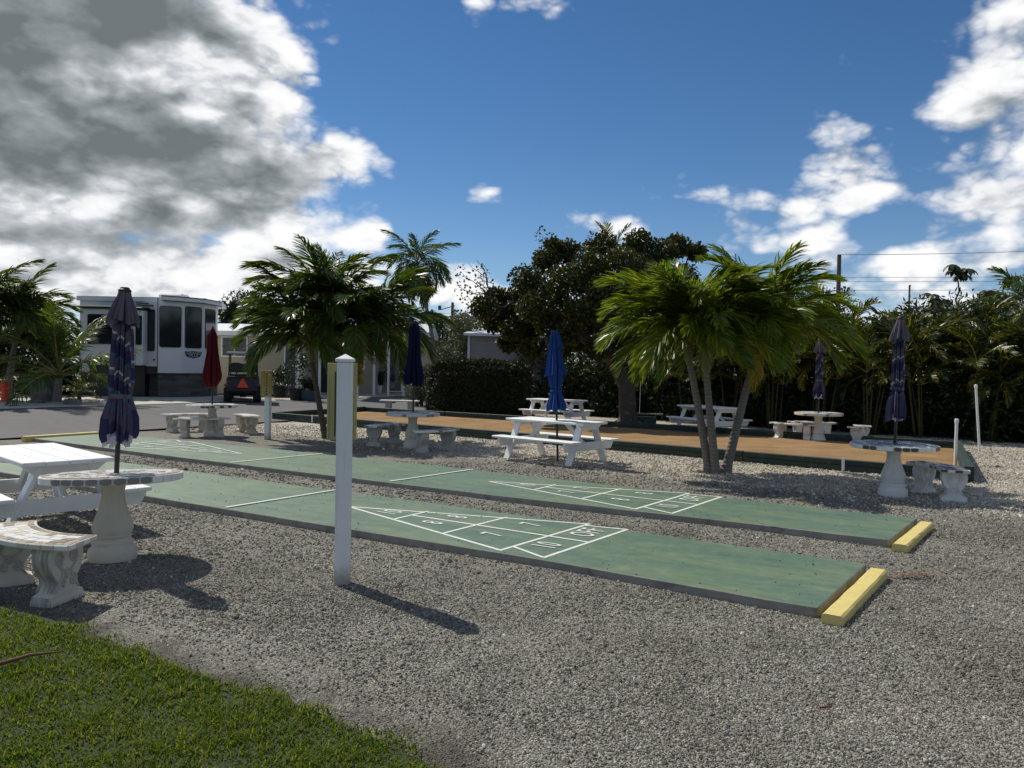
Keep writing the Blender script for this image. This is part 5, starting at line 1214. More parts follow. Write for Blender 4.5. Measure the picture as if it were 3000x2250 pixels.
# ------------------------------------------------------------------ trailer
plain('gel_white', (.66, .67, .68), .35, .03, 1.5, dirt=.08, dirt_c=(.45, .45, .45), dscale=2)
plain('trailer_black', (.015, .015, .017), .4, .1, 3)
def glass_mat(name, c, rough=.08):
    m_, h, b, o = new_mat(name); h.put(b.inputs['Base Color'], h.mix(h.noise(coords(h), .9, 3), c, tuple(k * 1.8 + .004 for k in c))); b.inputs['Roughness'].default_value = rough; b.inputs['Specular IOR Level'].default_value = .6
glass_mat('tinted_glass', (.008, .010, .013)); glass_mat('house_glass', (.018, .022, .028), .12)
def skirt_mat():
    m_, h, b, o = new_mat('skirt_stone'); co = wpos(h); v = h.voro(h.vm('MULTIPLY', co, (2.2, 2.2, 7)), 1.0); s = h.n('ShaderNodeSeparateColor'); h.put(s.inputs[0], v.outputs['Color'])
    h.put(b.inputs['Base Color'], h.mix(s.outputs[0], (.05, .05, .045), (.115, .112, .10))); b.inputs['Roughness'].default_value = .9
    h.put(b.inputs['Normal'], h.bump(h.voro(h.vm('MULTIPLY', co, (2.2, 2.2, 7)), 1.0, 'DISTANCE_TO_EDGE').outputs['Distance'], .8, .03))
skirt_mat()
def wall_strip(mb, plan, z0, z1, mi=0):
    for (x0, y0), (x1, y1) in zip(plan[:-1], plan[1:]): mb.add([(x0, y0, z0), (x1, y1, z0), (x1, y1, z1), (x0, y0, z1)], [(0, 1, 2, 3)], mi)
def rounded(w_, h_, r, n=4):
    pts = []
    for cx, cy, a0 in ((w_ / 2 - r, h_ / 2 - r, 0), (-w_ / 2 + r, h_ / 2 - r, 90), (-w_ / 2 + r, -h_ / 2 + r, 180), (w_ / 2 - r, -h_ / 2 + r, 270)):
        for i in range(n + 1): a = R(a0 + 90 * i / n); pts.append((cx + r * math.cos(a), cy + r * math.sin(a)))
    return pts
def trailer():
    bz = .28; PX = lambda px, Y: atY(px, 1100, Y).x
    zz = lambda py, px, Y: atY(px, py, Y).z
    org = Vector((PX(460, 31), 31, bz)); t = thing('travel_trailer', 'white park trailer with tall dark windows, bowed rear end and slide-outs', 'trailer', org)
    L = lambda px, Y: (PX(px, Y) - org.x, Y - org.y)
    ztop = zz(872, 480, 31) - bz; zsk = zz(1094, 480, 31) - bz
    A, B, C, D_ = L(461, 31), L(534, 31.45), L(596, 32.3), L(631, 33.6)
    plan = [A, B, C, D_, (D_[0] - .3, D_[1] + 1.0), (A[0] - 1.2, A[1] + 3.2), (A[0] - 3.35, A[1] + 3.0), (A[0] - 3.35, A[1] + .5), (A[0] - .02, A[1] + .5)]
    mb = MB(); wall_strip(mb, plan + [plan[0]], zsk, ztop); obj('body', mb, MAT['gel_white'], t)
    sk = MB(); wall_strip(sk, [(x, y + .05) for x, y in plan] + [(plan[0][0], plan[0][1] + .05)], -.05, zsk); obj('skirt', sk, MAT['skirt_stone'], t)
    # panel seams between the facets
    for (x, y) in (A, B, C): obj('seam', MB().box((x, y - .012, (zsk + ztop) / 2), (.025, .02, ztop - zsk - .02), ch=.004), MAT['trailer_black'] if (x, y) == A else MAT['gel_white'], t)
    obj('base_rail', MB().beam((A[0], A[1] - .02, zsk), (B[0], B[1] - .02, zsk), .02, .03).beam((B[0], B[1] - .02, zsk), (C[0], C[1] - .02, zsk), .02, .03).beam((C[0], C[1] - .02, zsk), (D_[0], D_[1] - .02, zsk), .02, .03), MAT['trailer_black'], t)
    # curved overhanging rear roof
    rp = [(A[0] + .25, A[1] - .28), (B[0], B[1] - .30), (C[0] + .15, C[1] - .25), (D_[0] + .28, D_[1] - .1), (D_[0] - .1, D_[1] + 1.4), (A[0] - 1.2, A[1] + 3.2), (A[0] - 3.45, A[1] + 3.1), (A[0] - 3.45, A[1] + .42), (A[0] + .2, A[1] + .40)]
    n = len(rp); rf = MB(); rf.add([(x, y, ztop - .13) for x, y in rp] + [(x, y, ztop + .05) for x, y in rp], [tuple(range(n))[::-1], tuple(range(n, 2 * n))] + [(k, (k + 1) % n, n + (k + 1) % n, n + k) for k in range(n)])
    roof = obj('roof', rf, MAT['gel_white'], t)
    ed = MB()
    for k in range(3):
        for z in (ztop - .13, ztop + .055): ed.beam((*rp[k], z), (*rp[k + 1], z), .05, .035)
    obj('roof_edge', ed, MAT['trailer_black'], roof)
    ac = MB().box((A[0] - .05, A[1] + 1.6, ztop + .16), (1.0, .75, .22), ch=.06); obj('air_conditioner', ac, MAT['gel_white'], roof)
    obj('roof_vent', MB().tube([(C[0] - .2, C[1] + .6, ztop + .05), (C[0] - .2, C[1] + .6, ztop + .16)], .06, 10), MAT['gel_white'], roof)
    def window(p0, p1, f0, f1, z0, z1, r=.09, out=.018):
        x0, y0 = p0; x1, y1 = p1; dx, dy = x1 - x0, y1 - y0; l = math.hypot(dx, dy); w_ = l * (f1 - f0); ang = math.atan2(dy, dx); cx, cy = x0 + dx * (f0 + f1) / 2, y0 + dy * (f0 + f1) / 2
        pts = rounded(w_, z1 - z0, r); M4 = Matrix.Translation((cx + math.sin(ang) * out, cy - math.cos(ang) * out, (z0 + z1) / 2)) @ Matrix.Rotation(ang, 4, 'Z') @ Matrix.Rotation(R(90), 4, 'X')
        fr = MB().prism([(x * (1 + .05 / w_), y * (1 + .05 / (z1 - z0))) for x, y in pts], -.012, .010); o = obj('window', fr, MAT['trailer_black'], t); o.matrix_local = M4
        g = obj('pane', MB().prism(pts, .0105, .014), MAT['tinted_glass'], o); return o
    zw = lambda py, px=500, Y=31.2: zz(py, px, Y) - bz
    window(A, B, .08, .92, zw(1016), zw(899)); window(B, C, .12, .86, zw(1019, 560, 31.9), zw(901, 560, 31.9)); window(C, D_, .10, .90, zw(1021, 612, 32.9), zw(907, 612, 32.9))
    # side wall with narrow window, then slide-outs
    S0, S1 = L(419, 31.25), L(460, 31.02); mb = MB(); z0, z1 = zw(1074), zw(885)
    wall_strip(mb, [(S0[0], S0[1] + .6), S0, S1, (S1[0], S1[1] + .5)], z0, z1); obj('side_panel', mb, MAT['gel_white'], t)
    window(S0, S1, .18, .80, zw(1028), zw(910), .07)
    obj('step_well', MB().box(((S0[0] + S1[0]) / 2 - .1, S0[1] + .15, (z0 + zsk) / 2 - .02), (S1[0] - S0[0] + .35, .35, z0 - zsk + .05), ch=.01), MAT['trailer_black'], t)
    obj('door_lock', MB().tube([(S1[0] - .12, S1[1] - .0, zw(1055)), (S1[0] - .12, S1[1] - .03, zw(1055))], .04, 10), MAT['trailer_black'], t)
    def slide(pxa, pxb, Y, wa, wb, name):
        a, b = L(pxa, Y), L(pxb, Y); zb, zt = zw(1072), zw(912)
        s = obj('slide_out', MB().box(((a[0] + b[0]) / 2, a[1] + .5, (zb + zt) / 2), (b[0] - a[0], 1.0, zt - zb), ch=.02), MAT['gel_white'], t)
        obj('slide_awning', MB().box(((a[0] + b[0]) / 2, a[1] + .45, zt + .05), (b[0] - a[0] + .1, 1.2, .10), ch=.03), MAT['trailer_black'], t)
        if wa is not None: window(a, b, wa, wb, zw(1011), zw(930), .05, .02)
    slide(396, 417, 30.75, .15, .82, 'a'); slide(236, 345, 30.3, .20, .985, 'b'); slide(346, 395, 30.75, None, None, 'c')
    obj('underside', MB().box(((L(240, 30.6)[0] + L(405, 30.6)[0]) / 2, .35, zw(1072) / 2 - .02), (L(405, 30.6)[0] - L(240, 30.6)[0], .4, zw(1072) + .03), ch=.01), MAT['trailer_black'], t)
    obj('side_wall', MB().box((A[0] - 1.7, A[1] + .62, (zw(912) + ztop) / 2 - .05), (3.3, .1, ztop - zw(912)), ch=.01), MAT['gel_white'], t)
    for i, (py, w_) in enumerate(((889, 26), (895, 40), (903, 30))): a, b = L(424, 31.2), L(424 + w_, 31.0); obj('decal_stripe', MB().beam((a[0] - .35, a[1] - .30 + .26, zw(py)), (b[0] - .2, b[1] - .30 + .26, zw(py + 3)), .012, .07), MAT['trailer_black'], t)
    # shield badge with two words
    dx, dy = C[0] - B[0], C[1] - B[1]; ang = math.atan2(dy, dx); bp_ = (B[0] + dx * .50 + math.sin(ang) * .012, B[1] + dy * .50 - math.cos(ang) * .012)
    M4 = Matrix.Translation((bp_[0], bp_[1], zw(1039, 565, 31.9))) @ Matrix.Rotation(ang, 4, 'Z') @ Matrix.Rotation(R(90), 4, 'X')
    bd = obj('badge', MB().prism([(-.40, .12), (-.31, -.08), (0, -.15), (.31, -.08), (.40, .12), (0, .14)], -.006, .008), MAT['trailer_black'], t); bd.matrix_local = M4
    plain('badge_silver', (.62, .63, .64), .35, .1, 5, metal=.6)
    for body, y, s_ in (('GRAND', .055, .155), ('VILLA', -.045, .145)):
        me = text_mesh(body, s_, 1.12, .002); me.materials.append(MAT['badge_silver']); o = obj('lettering', me, None, bd); o.location = (0, y, .012)
trailer()

# ------------------------------------------------------------------ golf cart
plain('cart_red', (.10, .008, .010), .3, .1, 3, spec=.6)
plain('cart_seat', (.018, .018, .020), .5, .15, 8, bump=.2, bscale=30)
plain('cart_roof', (.55, .55, .54), .4, .06, 3)
plain('smv_orange', (.75, .06, .012), .5, .05, 4)
plain('chrome', (.6, .6, .62), .25, .05, 3, metal=.9)
def golf_cart():
    g = at(706, 1179); t = thing('golf_cart', 'dark red and black golf cart with orange warning triangle, seen from behind', 'golf cart', (g.x, g.y + .15, g.z), R(17))
    for x, y in ((-.53, 0), (.53, 0), (-.53, 1.65), (.53, 1.65)):
        w_ = obj('wheel', MB().lathe([(.10, -.13), (.25, -.14), (.285, -.11), (.295, -.05), (.295, .05), (.285, .11), (.25, .14), (.10, .13)], 24), MAT['rubber'], t, auto=40); w_.location = (x, y, .295); w_.rotation_euler = (0, R(90), 0)
        obj('rim', MB().lathe([(.02, -.145), (.15, -.142), (.16, -.12), (.16, .12), (.15, .142), (.02, .145)], 16), MAT['black_metal'], w_, auto=40)
    obj('chassis', MB().box((0, .85, .42), (.80, 2.3, .14), ch=.03).tube([(-.5, 0, .295), (.5, 0, .295)], .05, 8).tube([(-.09, .05, .33), (.13, .05, .33)], .14, 12), MAT['black_metal'], t)
    b = MB(); V = []
    for y, z0, z1, w_ in ((-.35, .50, .80, .52), (-.30, .46, .93, .57), (.45, .46, .96, .58), (.55, .46, .60, .58), (1.4, .46, .55, .58), (1.55, .46, .98, .58), (2.05, .50, .85, .50), (2.15, .52, .72, .42)): V += [(-w_, y, z0), (w_, y, z0), (w_, y, z1), (-w_, y, z1)]
    F = [(0, 1, 2, 3)] + [(k * 4 + j, k * 4 + 4 + j, k * 4 + 4 + (j + 1) % 4, k * 4 + (j + 1) % 4) for k in range(7) for j in range(4)] + [(31, 30, 29, 28)]
    obj('body', b.add(V, F), MAT['black_plastic'], t, auto=30)
    for s in (-1, 1):
        obj('fender', MB().box((s * .56, 0, .66), (.18, .72, .10), ch=.045), MAT['cart_red'], t)
        obj('tail_light', MB().box((s * .47, -.345, .78), (.12, .03, .06), ch=.01), MAT['cart_red'], t)
        for y, ty in ((.42, .30), (1.72, 1.35)): obj('roof_post', MB().tube([(s * .52, y, .90), (s * .50, ty, 1.86)], .022, 8), MAT['black_metal'], t)
    obj('rear_bumper', MB().box((0, -.42, .47), (1.12, .12, .10), ch=.03), MAT['black_plastic'], t)
    obj('rear_rack', MB().box((0, -.12, .97), (1.08, .42, .06), ch=.02), MAT['black_plastic'], t)
    st = obj('seat', MB().box((0, .55, 1.0), (1.06, .52, .14), ch=.05), MAT['cart_seat'], t)
    n = 12; vs = []; pr = []
    for i in range(n + 1): x = -.50 + i / n; pr.append((x, 1.52 - .05 * math.cos(x * 9) ** 2 * (abs(x) < .2) - .10 * max(0, abs(x) - .38) / .12))
    mb = MB(); mb.add([(x, .24, 1.14) for x, z in pr] + [(x, .20, z) for x, z in pr] + [(x, .36, z) for x, z in pr] + [(x, .38, 1.14) for x, z in pr], [f for i in range(n) for f in ((i, i + 1, n + 2 + i, n + 1 + i), (n + 1 + i, n + 2 + i, 2 * n + 3 + i, 2 * n + 2 + i), (2 * n + 2 + i, 2 * n + 3 + i, 3 * n + 4 + i, 3 * n + 3 + i))] + [(0, n + 1, 2 * n + 2, 3 * n + 3), (n, 4 * n + 3, 3 * n + 2, 2 * n + 1)])
    obj('seat_back', mb, MAT['cart_seat'], t, auto=40)
    rf = obj('roof', MB().box((0, .85, 1.90), (1.16, 1.72, .07), ch=.03), MAT['cart_roof'], t)
    obj('windscreen_frame', MB().box((0, 1.45, 1.30), (1.0, .02, .03), ch=.005).box((0, 1.62, 1.0), (1.02, .06, .10), ch=.02), MAT['black_metal'], t)
    wp = Vector((-.27, 1.20, 1.30)); an = [(wp + Vector((.19 * math.cos(a), -.06 * math.sin(a), .17 * math.sin(a)))) for a in [6.283 * i / 20 for i in range(21)]]
    sw = obj('steering_wheel', MB().tube(an, .017, 7, cap=False).tube([wp + Vector((-.17, 0, 0)), wp + Vector((.17, 0, 0))], .012, 6).tube([wp, wp + Vector((0, .35, -.38))], .022, 7), MAT['black_plastic'], t, smooth=True)
    pts = [(-.21, -.13), (.21, -.13), (.03, .22), (-.03, .22)]
    tr = obj('warning_triangle', MB().prism(pts, -.005, .005), MAT['smv_orange'], t); tr.location = (.02, -.372, .70); tr.rotation_euler = (R(82), 0, 0)
golf_cart()

# ------------------------------------------------------------------ houses, porch, shed
def siding_mat(name, c, pitch):
    m_, h, b, o = new_mat(name); s = h.n('ShaderNodeSeparateXYZ'); h.put(s.inputs[0], wpos(h)); f = h.m('FRACT', h.m('MULTIPLY', s.outputs[2], 1 / pitch))
    h.put(b.inputs['Base Color'], h.mix(h.noise(wpos(h), 2.5, 4), tuple(k * .85 for k in c), c)); b.inputs['Roughness'].default_value = .6
    h.put(b.inputs['Normal'], h.bump(f, .9, .02))
siding_mat('cream_siding', (.50, .45, .33), .13); siding_mat('beige_siding', (.42, .38, .30), .13)
plain('roof_white', (.62, .64, .67), .5, .06, 1.2, dirt=.15, dirt_c=(.4, .41, .42), dscale=1.5)
plain('shed_grey', (.235, .24, .235), .55, .07, 2, dirt=.12, dirt_c=(.15, .15, .145), dscale=2)
plain('clay_pot', (.30, .29, .27), .8, .12, 5); plain('dark_pot', (.02, .022, .025), .6, .1, 5); plain('blue_tub', (.05, .085, .115), .5, .1, 5)
def house(px0, px1, Y, depth, eave_py, label, mat, openings, roof_py, skew=0.0, overhang=.35):
    a, b = atY(px0, 1100, Y), atY(px1, 1100, Y + skew); org = Vector(((a.x + b.x) / 2, (a.y + b.y) / 2, .25)); ang = math.atan2(b.y - a.y, b.x - a.x)
    t = thing('mobile_home', label, 'house', org, ang); Wd = (b - a).length; ez = atY((px0 + px1) / 2, eave_py, Y).z - .25; rz_ = atY((px0 + px1) / 2, roof_py, Y).z - .25
    obj('wall', MB().box((0, depth / 2, ez / 2), (Wd, depth, ez), ch=.01), MAT[mat], t)
    r = MB(); h_ = overhang; r.add([(-Wd / 2 - h_, -h_, ez), (Wd / 2 + h_, -h_, ez), (Wd / 2 + h_, depth + h_, ez), (-Wd / 2 - h_, depth + h_, ez), (-Wd / 2 - h_, -h_, ez + .20), (Wd / 2 + h_, -h_, ez + .20), (Wd / 2 + h_, depth + h_, ez + .20), (-Wd / 2 - h_, depth + h_, ez + .20), (-Wd / 2 - h_, depth / 2, rz_), (Wd / 2 + h_, depth / 2, rz_)],
          [(0, 3, 2, 1), (0, 1, 5, 4), (2, 3, 7, 6), (4, 5, 9, 8), (6, 7, 8, 9), (1, 2, 6, 9, 5), (3, 0, 4, 8, 7)]); ro = obj('roof', r, MAT['roof_white'], t)
    obj('fascia', MB().box((0, -h_ - .015, ez + .10), (Wd + 2 * h_ + .02, .03, .22), ch=.004), MAT['white_paint'], ro)
    for kind, ax, bx, ty, by in openings:
        x0, x1 = atY(ax, 1100, Y).x, atY(bx, 1100, Y).x; z1, z0 = atY(ax, ty, Y).z - .25, atY(ax, by, Y).z - .25
        cx = ((x0 + x1) / 2 - org.x) / math.cos(ang); w_, h2 = abs(x1 - x0), z1 - z0
        o = obj(kind, MB().box((cx, -.02, (z0 + z1) / 2), (w_ + .12, .06, h2 + .12), ch=.006), MAT['white_paint'], t)
        if kind == 'window':
            k = 2
            for i in range(k): obj('pane', MB().box((cx - w_ / 2 + w_ * (i + .5) / k, -.056, (z0 + z1) / 2), (w_ / k - .04, .02, h2 - .03), ch=.003), MAT['house_glass'], o)
            obj('bar', MB().box((cx, -.072, (z0 + z1) / 2), (w_, .012, .03), ch=.002), MAT['black_metal'], o)
        else:
            obj('door_panel', MB().box((cx, -.055, (z0 + z1) / 2), (w_ - .02, .02, h2 - .02), ch=.003), MAT['house_glass'], o); obj('handle', MB().box((cx + w_ * .38, -.08, z0 + 1.0), (.03, .04, .12), ch=.004), MAT['chrome'], o)
    return t
house(560, 895, 37, 4.5, 984, 'cream house with white roof and wide dark window behind the golf cart', 'cream_siding', [('window', 651, 722, 988, 1042), ('door', 836, 866, 990, 1140)], 942)
house(900, 1092, 39, 4.5, 990, 'cream house with porch behind the tall scoreboard post', 'beige_siding', [('window', 996, 1032, 996, 1062), ('door', 940, 962, 1000, 1150), ('window', 1056, 1066, 1030, 1080)], 950)
house(1094, 1235, 41, 5, 985, 'beige house behind the open porch beside the clipped hedge', 'beige_siding', [('window', 1112, 1132, 1000, 1060), ('door', 1142, 1176, 998, 1145)], 940)
def porch(px0, px1, Y, py_eave, py_peak, posts, label, gable=True):
    a, b = atY(px0, py_eave, Y), atY(px1, py_eave, Y); org = Vector(((a.x + b.x) / 2, Y, .27)); t = thing('porch_roof', label, 'porch', org); w_ = b.x - a.x; z = a.z - .27; pk = atY((px0 + px1) / 2, py_peak, Y).z - .27; dp = 3.0
    V = [(-w_ / 2, 0, z), (w_ / 2, 0, z), (w_ / 2, dp, z), (-w_ / 2, dp, z), (-w_ / 2, 0, z + .16), (w_ / 2, 0, z + .16), (w_ / 2, dp, z + .16), (-w_ / 2, dp, z + .16)]
    if gable: F = [(0, 3, 2, 1), (0, 1, 5, 8, 4), (2, 3, 7, 9, 6), (5, 6, 9, 8), (7, 4, 8, 9), (1, 2, 6, 5), (3, 0, 4, 7)]; V += [(0, 0, pk), (0, dp, pk)]
    else: F = [(0, 3, 2, 1), (0, 1, 5, 4), (1, 2, 6, 5), (2, 3, 7, 6), (3, 0, 4, 7), (4, 5, 6, 7)]
    obj('roof', MB().add(V, F), MAT['roof_white'], t)
    for px in posts: x = atY(px, 1100, Y).x - org.x; obj('post', MB().box((x, .08, z / 2 - .02), (.10, .10, z + .04), ch=.008), MAT['white_paint'], t)
porch(962, 1052, 35.5, 975, 946, (976, 1046), 'small white gabled porch roof behind the tall scoreboard post')
porch(826, 940, 36, 990, 980, (873, 935), 'flat white carport roof beside the dark doorway', gable=False)
porch(1085, 1230, 38, 968, 955, (1095, 1137, 1182), 'long white porch roof on slim posts behind the navy parasol', gable=False)
def pot(px, py, Ydef, r0, r1, h_, mat, label, plant=None, seed=1):
    g = at(px, py); t = thing('plant_pot', label, 'pot', (g.x, g.y, g.z + .01), 0, 'planted pots along the houses')
    obj('pot', MB().lathe([(r0, 0), (r1, h_), (r1 * 1.06, h_ + .01), (r1 * 1.06, h_ + .05), (r1 * .92, h_ + .05), (r1 * .9, h_ - .02)], 20), MAT[mat], t, auto=40)
    if plant:
        C, Rr = clumps(8, plant * .45, plant * .45, h_ + .1, h_ + plant, plant * .3, seed); obj('foliage', quads_mesh('foliage', leaf_cloud(C, Rr, 90, .11, RNG), MAT['dark_leaf']), None, t)
pot(868, 1172, 0, .24, .32, .42, 'dark_pot', 'black tub below the dark doorway', 1.3, 1); pot(905, 1174, 0, .30, .36, .36, 'blue_tub', 'blue-grey tub beside the black tub', .55, 2); pot(822, 1166, 0, .28, .34, .45, 'dark_pot', 'dark pot of leafy plants behind the short scoreboard', .7, 3)
pot(1108, 1152, 0, .16, .22, .34, 'cast_stone_white', 'small white pot on the porch floor', .6, 4); pot(1150, 1152, 0, .24, .36, .60, 'clay_pot', 'tall tapered pale pot between the porch posts', .8, 5)
def shed():
    a, b = atY(1374, 1100, 31.5), atY(1640, 1100, 31.0); org = Vector(((a.x + b.x) / 2, (a.y + b.y) / 2, 0)); t = thing('shed', 'grey shed with horizontal lap boards and white roof edge behind the hedge', 'shed', org, math.atan2(b.y - a.y, b.x - a.x)); w_ = (b - a).length; H = atY(1500, 985, 31.3).z; n = 14
    obj('wall', MB().box((0, 1.5, H / 2), (w_ - .04, 2.94, H), ch=.01), MAT['shed_grey'], t); ph = H / n
    me = MB().box((0, 0, 0), (w_, .022, ph + .03), Matrix.Rotation(R(5), 3, 'X'), .003).mesh('plank', MAT['shed_grey'])
    for i in range(n): o = obj('plank', me, None, t); o.location = (0, .005, ph * (i + .5))
    for x in (-w_ / 2 - .02, w_ / 2 + .02): obj('corner_trim', MB().box((x, -.01, H / 2), (.09, .09, H), ch=.005), MAT['roof_white'], t)
    h1_ = H + .02; sl = .25; V = [(-w_ / 2 - .2, -.25, h1_ - .02), (w_ / 2 + .2, -.25, h1_ - .02 - sl * .3), (w_ / 2 + .2, 3.2, h1_ + .3), (-w_ / 2 - .2, 3.2, h1_ + .3 + sl * .2)]
    obj('roof', MB().add(V + [(x, y, z + .10) for x, y, z in V], [(3, 2, 1, 0), (4, 5, 6, 7), (0, 1, 5, 4), (1, 2, 6, 5), (2, 3, 7, 6), (3, 0, 4, 7)]), MAT['roof_white'], t)
shed()

# ------------------------------------------------------------------ small things across the yard
plain('hydrant_orange', (.75, .075, .012), .5, .08, 5)
def hydrant():
    g = at(30, 1176); t = thing('fire_hydrant', 'small orange fire hydrant under the palms across the lane', 'hydrant', (g.x, g.y - .3, g.z))
    obj('barrel', MB().lathe([(.15, 0), (.15, .05), (.10, .06), (.10, .48), (.13, .50), (.13, .54), (.11, .58), (.05, .66)], 18), MAT['hydrant_orange'], t, auto=40)
    for s in (-1, 1): obj('nozzle', MB().tube([(s * .08, 0, .42), (s * .19, 0, .42)], .05, 12), MAT['hydrant_orange'], t)
    obj('top_nut', MB().tube([(0, 0, .65), (0, 0, .72)], .025, 6), MAT['hydrant_orange'], t)
hydrant()
plain('coral_rock', (.20, .185, .16), .95, .3, 5, bump=1.0, bscale=14)
def rock(px, py, sx, sy, sz, seed, label):
    rnd = random.Random(seed); g = at(px, py); mb = MB(); n = 12; m_ = 8; vs = [(0, 0, -.05)]; fs = []
    for j in range(1, m_):
        for i in range(n):
            a = 6.283 * i / n; ph = math.pi * j / m_; k = rnd.uniform(.75, 1.2); vs.append((math.cos(a) * math.sin(ph) * sx * k, math.sin(a) * math.sin(ph) * sy * k, max(-.05, sz * (.35 - math.cos(ph) * .65) * k)))
    vs.append((0, 0, sz)); top = len(vs) - 1
    for i in range(n): fs.append((0, 1 + (i + 1) % n, 1 + i)); fs.append((top, 1 + (m_ - 2) * n + i, 1 + (m_ - 2) * n + (i + 1) % n))
    for j in range(m_ - 2):
        for i in range(n): q = 1 + j * n; fs.append((q + i, q + (i + 1) % n, q + n + (i + 1) % n, q + n + i))
    o = obj('coral_rock', mb.add(vs, fs), MAT['coral_rock']); o.location = (g.x, g.y, g.z); tag(o, label, 'rock', 'rocks in the planting bed')
rock(130, 1176, .55, .4, .75, 1, 'knobbly grey coral rock under the young coconut palm'); rock(108, 1181, .25, .2, .12, 2, 'flat pale stone at the foot of the coral rock'); rock(212, 1186, .3, .2, .2, 3, 'low dark rock below the small bushy palm')
def swing():
    g = at(1890, 1246); t = thing('planter_trough', 'dark green trough with weathered board hanging by the tree trunk', 'planter', (g.x, g.y + .2, 0), R(-10))
    obj('trough', MB().box((0, 0, .13), (.75, .32, .26), ch=.02), MAT['green_timber'], t); obj('board', MB().box((.1, -.02, .34), (.95, .16, .05), R and None, .01), MAT['coral_rock'], t); obj('rope', MB().tube([(-.15, 0, .36), (-.13, 0, 1.5)], .012, 6), MAT['cast_stone_white'], t)
swing()
# fallen frond, twig, leaf litter
plain('dry_brown', (.17, .085, .04), .85, .2, 8)
g0, g1 = at(-10, 1975), at(185, 1932)
tag(obj('fallen_frond', MB().tube([(g0.x, g0.y, .05), ((g0.x + g1.x) / 2, (g0.y + g1.y) / 2, .065), (g1.x, g1.y, .045)], [.012, .009, .003], 7), MAT['dry_brown'], smooth=True), 'dry brown frond stem lying in the grass', 'frond')
g0, g1 = at(2400, 2079), at(2436, 2077); tag(obj('twig', MB().tube([(g0.x, g0.y, .012), (g1.x, g1.y, .014)], [.006, .004], 6), MAT['dry_brown'], smooth=True), 'short pale twig lying on the gravel', 'twig')
def litter():
    g = at(2665, 1688); n = 160; P = np.stack([g.x + RNG.normal(0, .13, n), g.y + RNG.normal(0, .05, n), RNG.uniform(.008, .02, n)], -1); a = RNG.uniform(0, 6.28, n); s = RNG.uniform(.012, .03, n)
    ux = np.stack([np.cos(a) * s, np.sin(a) * s, RNG.normal(0, .004, n)], -1); uy = np.stack([-np.sin(a) * s * .3, np.cos(a) * s * .3, np.zeros(n)], -1)
    tag(obj('leaf_litter', quads_mesh('leaf_litter', np.stack([P - ux, P - uy, P + ux, P + uy], 1), MAT['dry_brown']), None), 'rust brown dead leaves beside the yellow kerb block', 'leaves', kind='stuff')
litter()
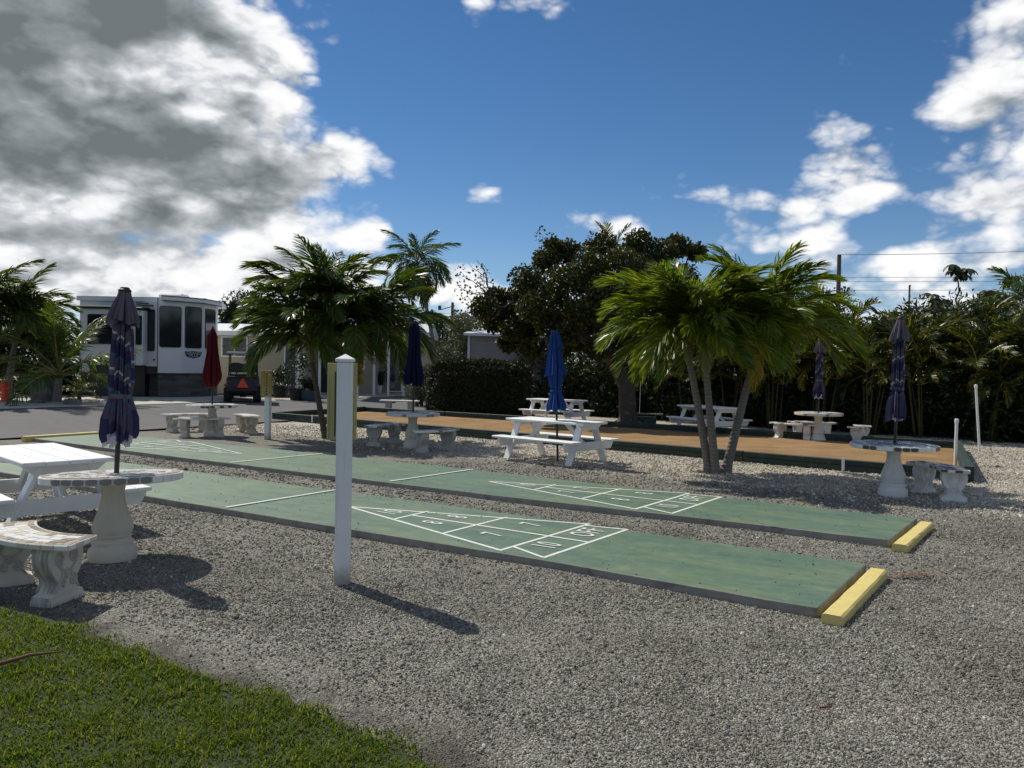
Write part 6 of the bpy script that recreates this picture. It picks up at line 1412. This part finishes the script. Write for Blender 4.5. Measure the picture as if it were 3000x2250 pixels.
def yard_litter():
    n = 420; Y = RNG.uniform(3, 14, n); X = RNG.uniform(-.72, .72, n) * Y; k = ~inside(X, Y, lawn_pts) & (RNG.random(n) < .35 + .5 * (vnoise(X, Y, 1.3) > .15)); X, Y = X[k], Y[k]; n = len(X)
    on = np.array([inside(X, Y, c) for c in court_polys]).any(0); Z = np.where(on, SLAB + .006, .012) + RNG.uniform(0, .006, n); a = RNG.uniform(0, 6.28, n); s = RNG.uniform(.008, .022, n)
    P = np.stack([X, Y, Z], -1); ux = np.stack([np.cos(a) * s, np.sin(a) * s, RNG.normal(0, .004, n)], -1); uy = np.stack([-np.sin(a) * s * .35, np.cos(a) * s * .35, RNG.normal(0, .003, n)], -1)
    tag(obj('dry_leaves', quads_mesh('dry_leaves', np.stack([P - ux, P - uy, P + ux, P + uy], 1), MAT['dead_leaf']), None), 'small dry leaves scattered over gravel and lanes', 'leaves', kind='stuff')
    V = []
    for c in (0, 1):
        for _ in range(46):
            sx = random.uniform(-7, 24); q = court_xy(c, sx, random.choice((-3.28, 2.9)) + random.uniform(-.12, .05), .0)
            if inside(np.array([q.x]), np.array([q.y]), court_polys[c])[0]: continue
            for j in range(random.randrange(4, 16)):
                a = random.uniform(0, 6.28); h_ = random.uniform(.012, .05); d_ = Vector((math.cos(a), math.sin(a), 0)); sd = Vector((-math.sin(a), math.cos(a), 0)) * .0022; b0 = q + d_ * random.uniform(0, .03) + Vector((0, 0, -.005)); tp = b0 + d_ * h_ * .7 + Vector((0, 0, h_))
                V.append([b0 - sd, b0 + sd, tp + sd * .3, tp - sd * .3])
    tag(obj('weeds', quads_mesh('weeds', np.array([[tuple(p_) for p_ in q] for q in V]), MAT['grass']), None), 'tiny grass tufts along the slab edges', 'weeds', kind='stuff')
yard_litter()
# ------------------------------------------------------------------ utility poles and wires
plain('pole_wood', (.10, .085, .07), .9, .2, 4, bump=.6, bscale=20); plain('wire', (.03, .03, .035), .6, .1, 2)
def upole(px, top_py, Y, label, arm=False, r=1):
    q = atY(px, top_py, Y); t = thing('utility_pole', label, 'pole', (q.x, q.y, 0), 0, 'utility poles behind the yard'); H = q.z
    obj('pole', MB().tube([(0, 0, -.2), (0, 0, H)], [.16 * r, .11 * r], 12), MAT['pole_wood'], t, auto=40)
    for k in range(3): obj('insulator', MB().tube([(.0, -.13, H - .12 - k * .8), (.0, -.13, H - .02 - k * .8)], .04, 8), MAT['wire'], t)
    if arm: obj('crossarm', MB().beam((-.9, -.1, H - .6), (.2, -.1, H - .25), .06, .06), MAT['pole_wood'], t); obj('lamp', MB().box((-1.0, -.1, H - .45), (.25, .14, .35), ch=.04), MAT['black_metal'], t)
    return q
P1 = upole(2459, 746, 44, 'weathered wooden utility pole rising behind the palm trio'); upole(2665, 835, 60, 'lower utility pole end showing above the hedge', r=.6); upole(1326, 886, 62, 'distant utility pole with lamp beyond the silvery shrub', True)
def wire(a, b, sag, label):
    a, b = Vector(a), Vector(b); n = 24; pts = [a.lerp(b, i / n) - Vector((0, 0, sag * 4 * (i / n) * (1 - i / n))) for i in range(n + 1)]
    tag(obj('power_line', MB().tube(pts, .014, 5), MAT['wire']), label, 'power line', 'power lines')
wire(P1, atY(3400, 716, 44), .15, 'single high power line running from the utility pole top')
for i, (py, nm) in enumerate(((808, 'upper'), (821, 'middle'), (846, 'lower'))): wire(atY(2200, py + 3, 60), atY(3500, py - 3, 60), .1, f'{nm} line of the three wires above the hedge')
for i, (py, nm) in enumerate(((912, 'topmost'), (921, 'second'), (934, 'third'), (944, 'lowest'))): wire(atY(300, py - 6, 62), atY(1900, py + 2, 62), .2, f'{nm} of the four thin wires beyond the white house roof')
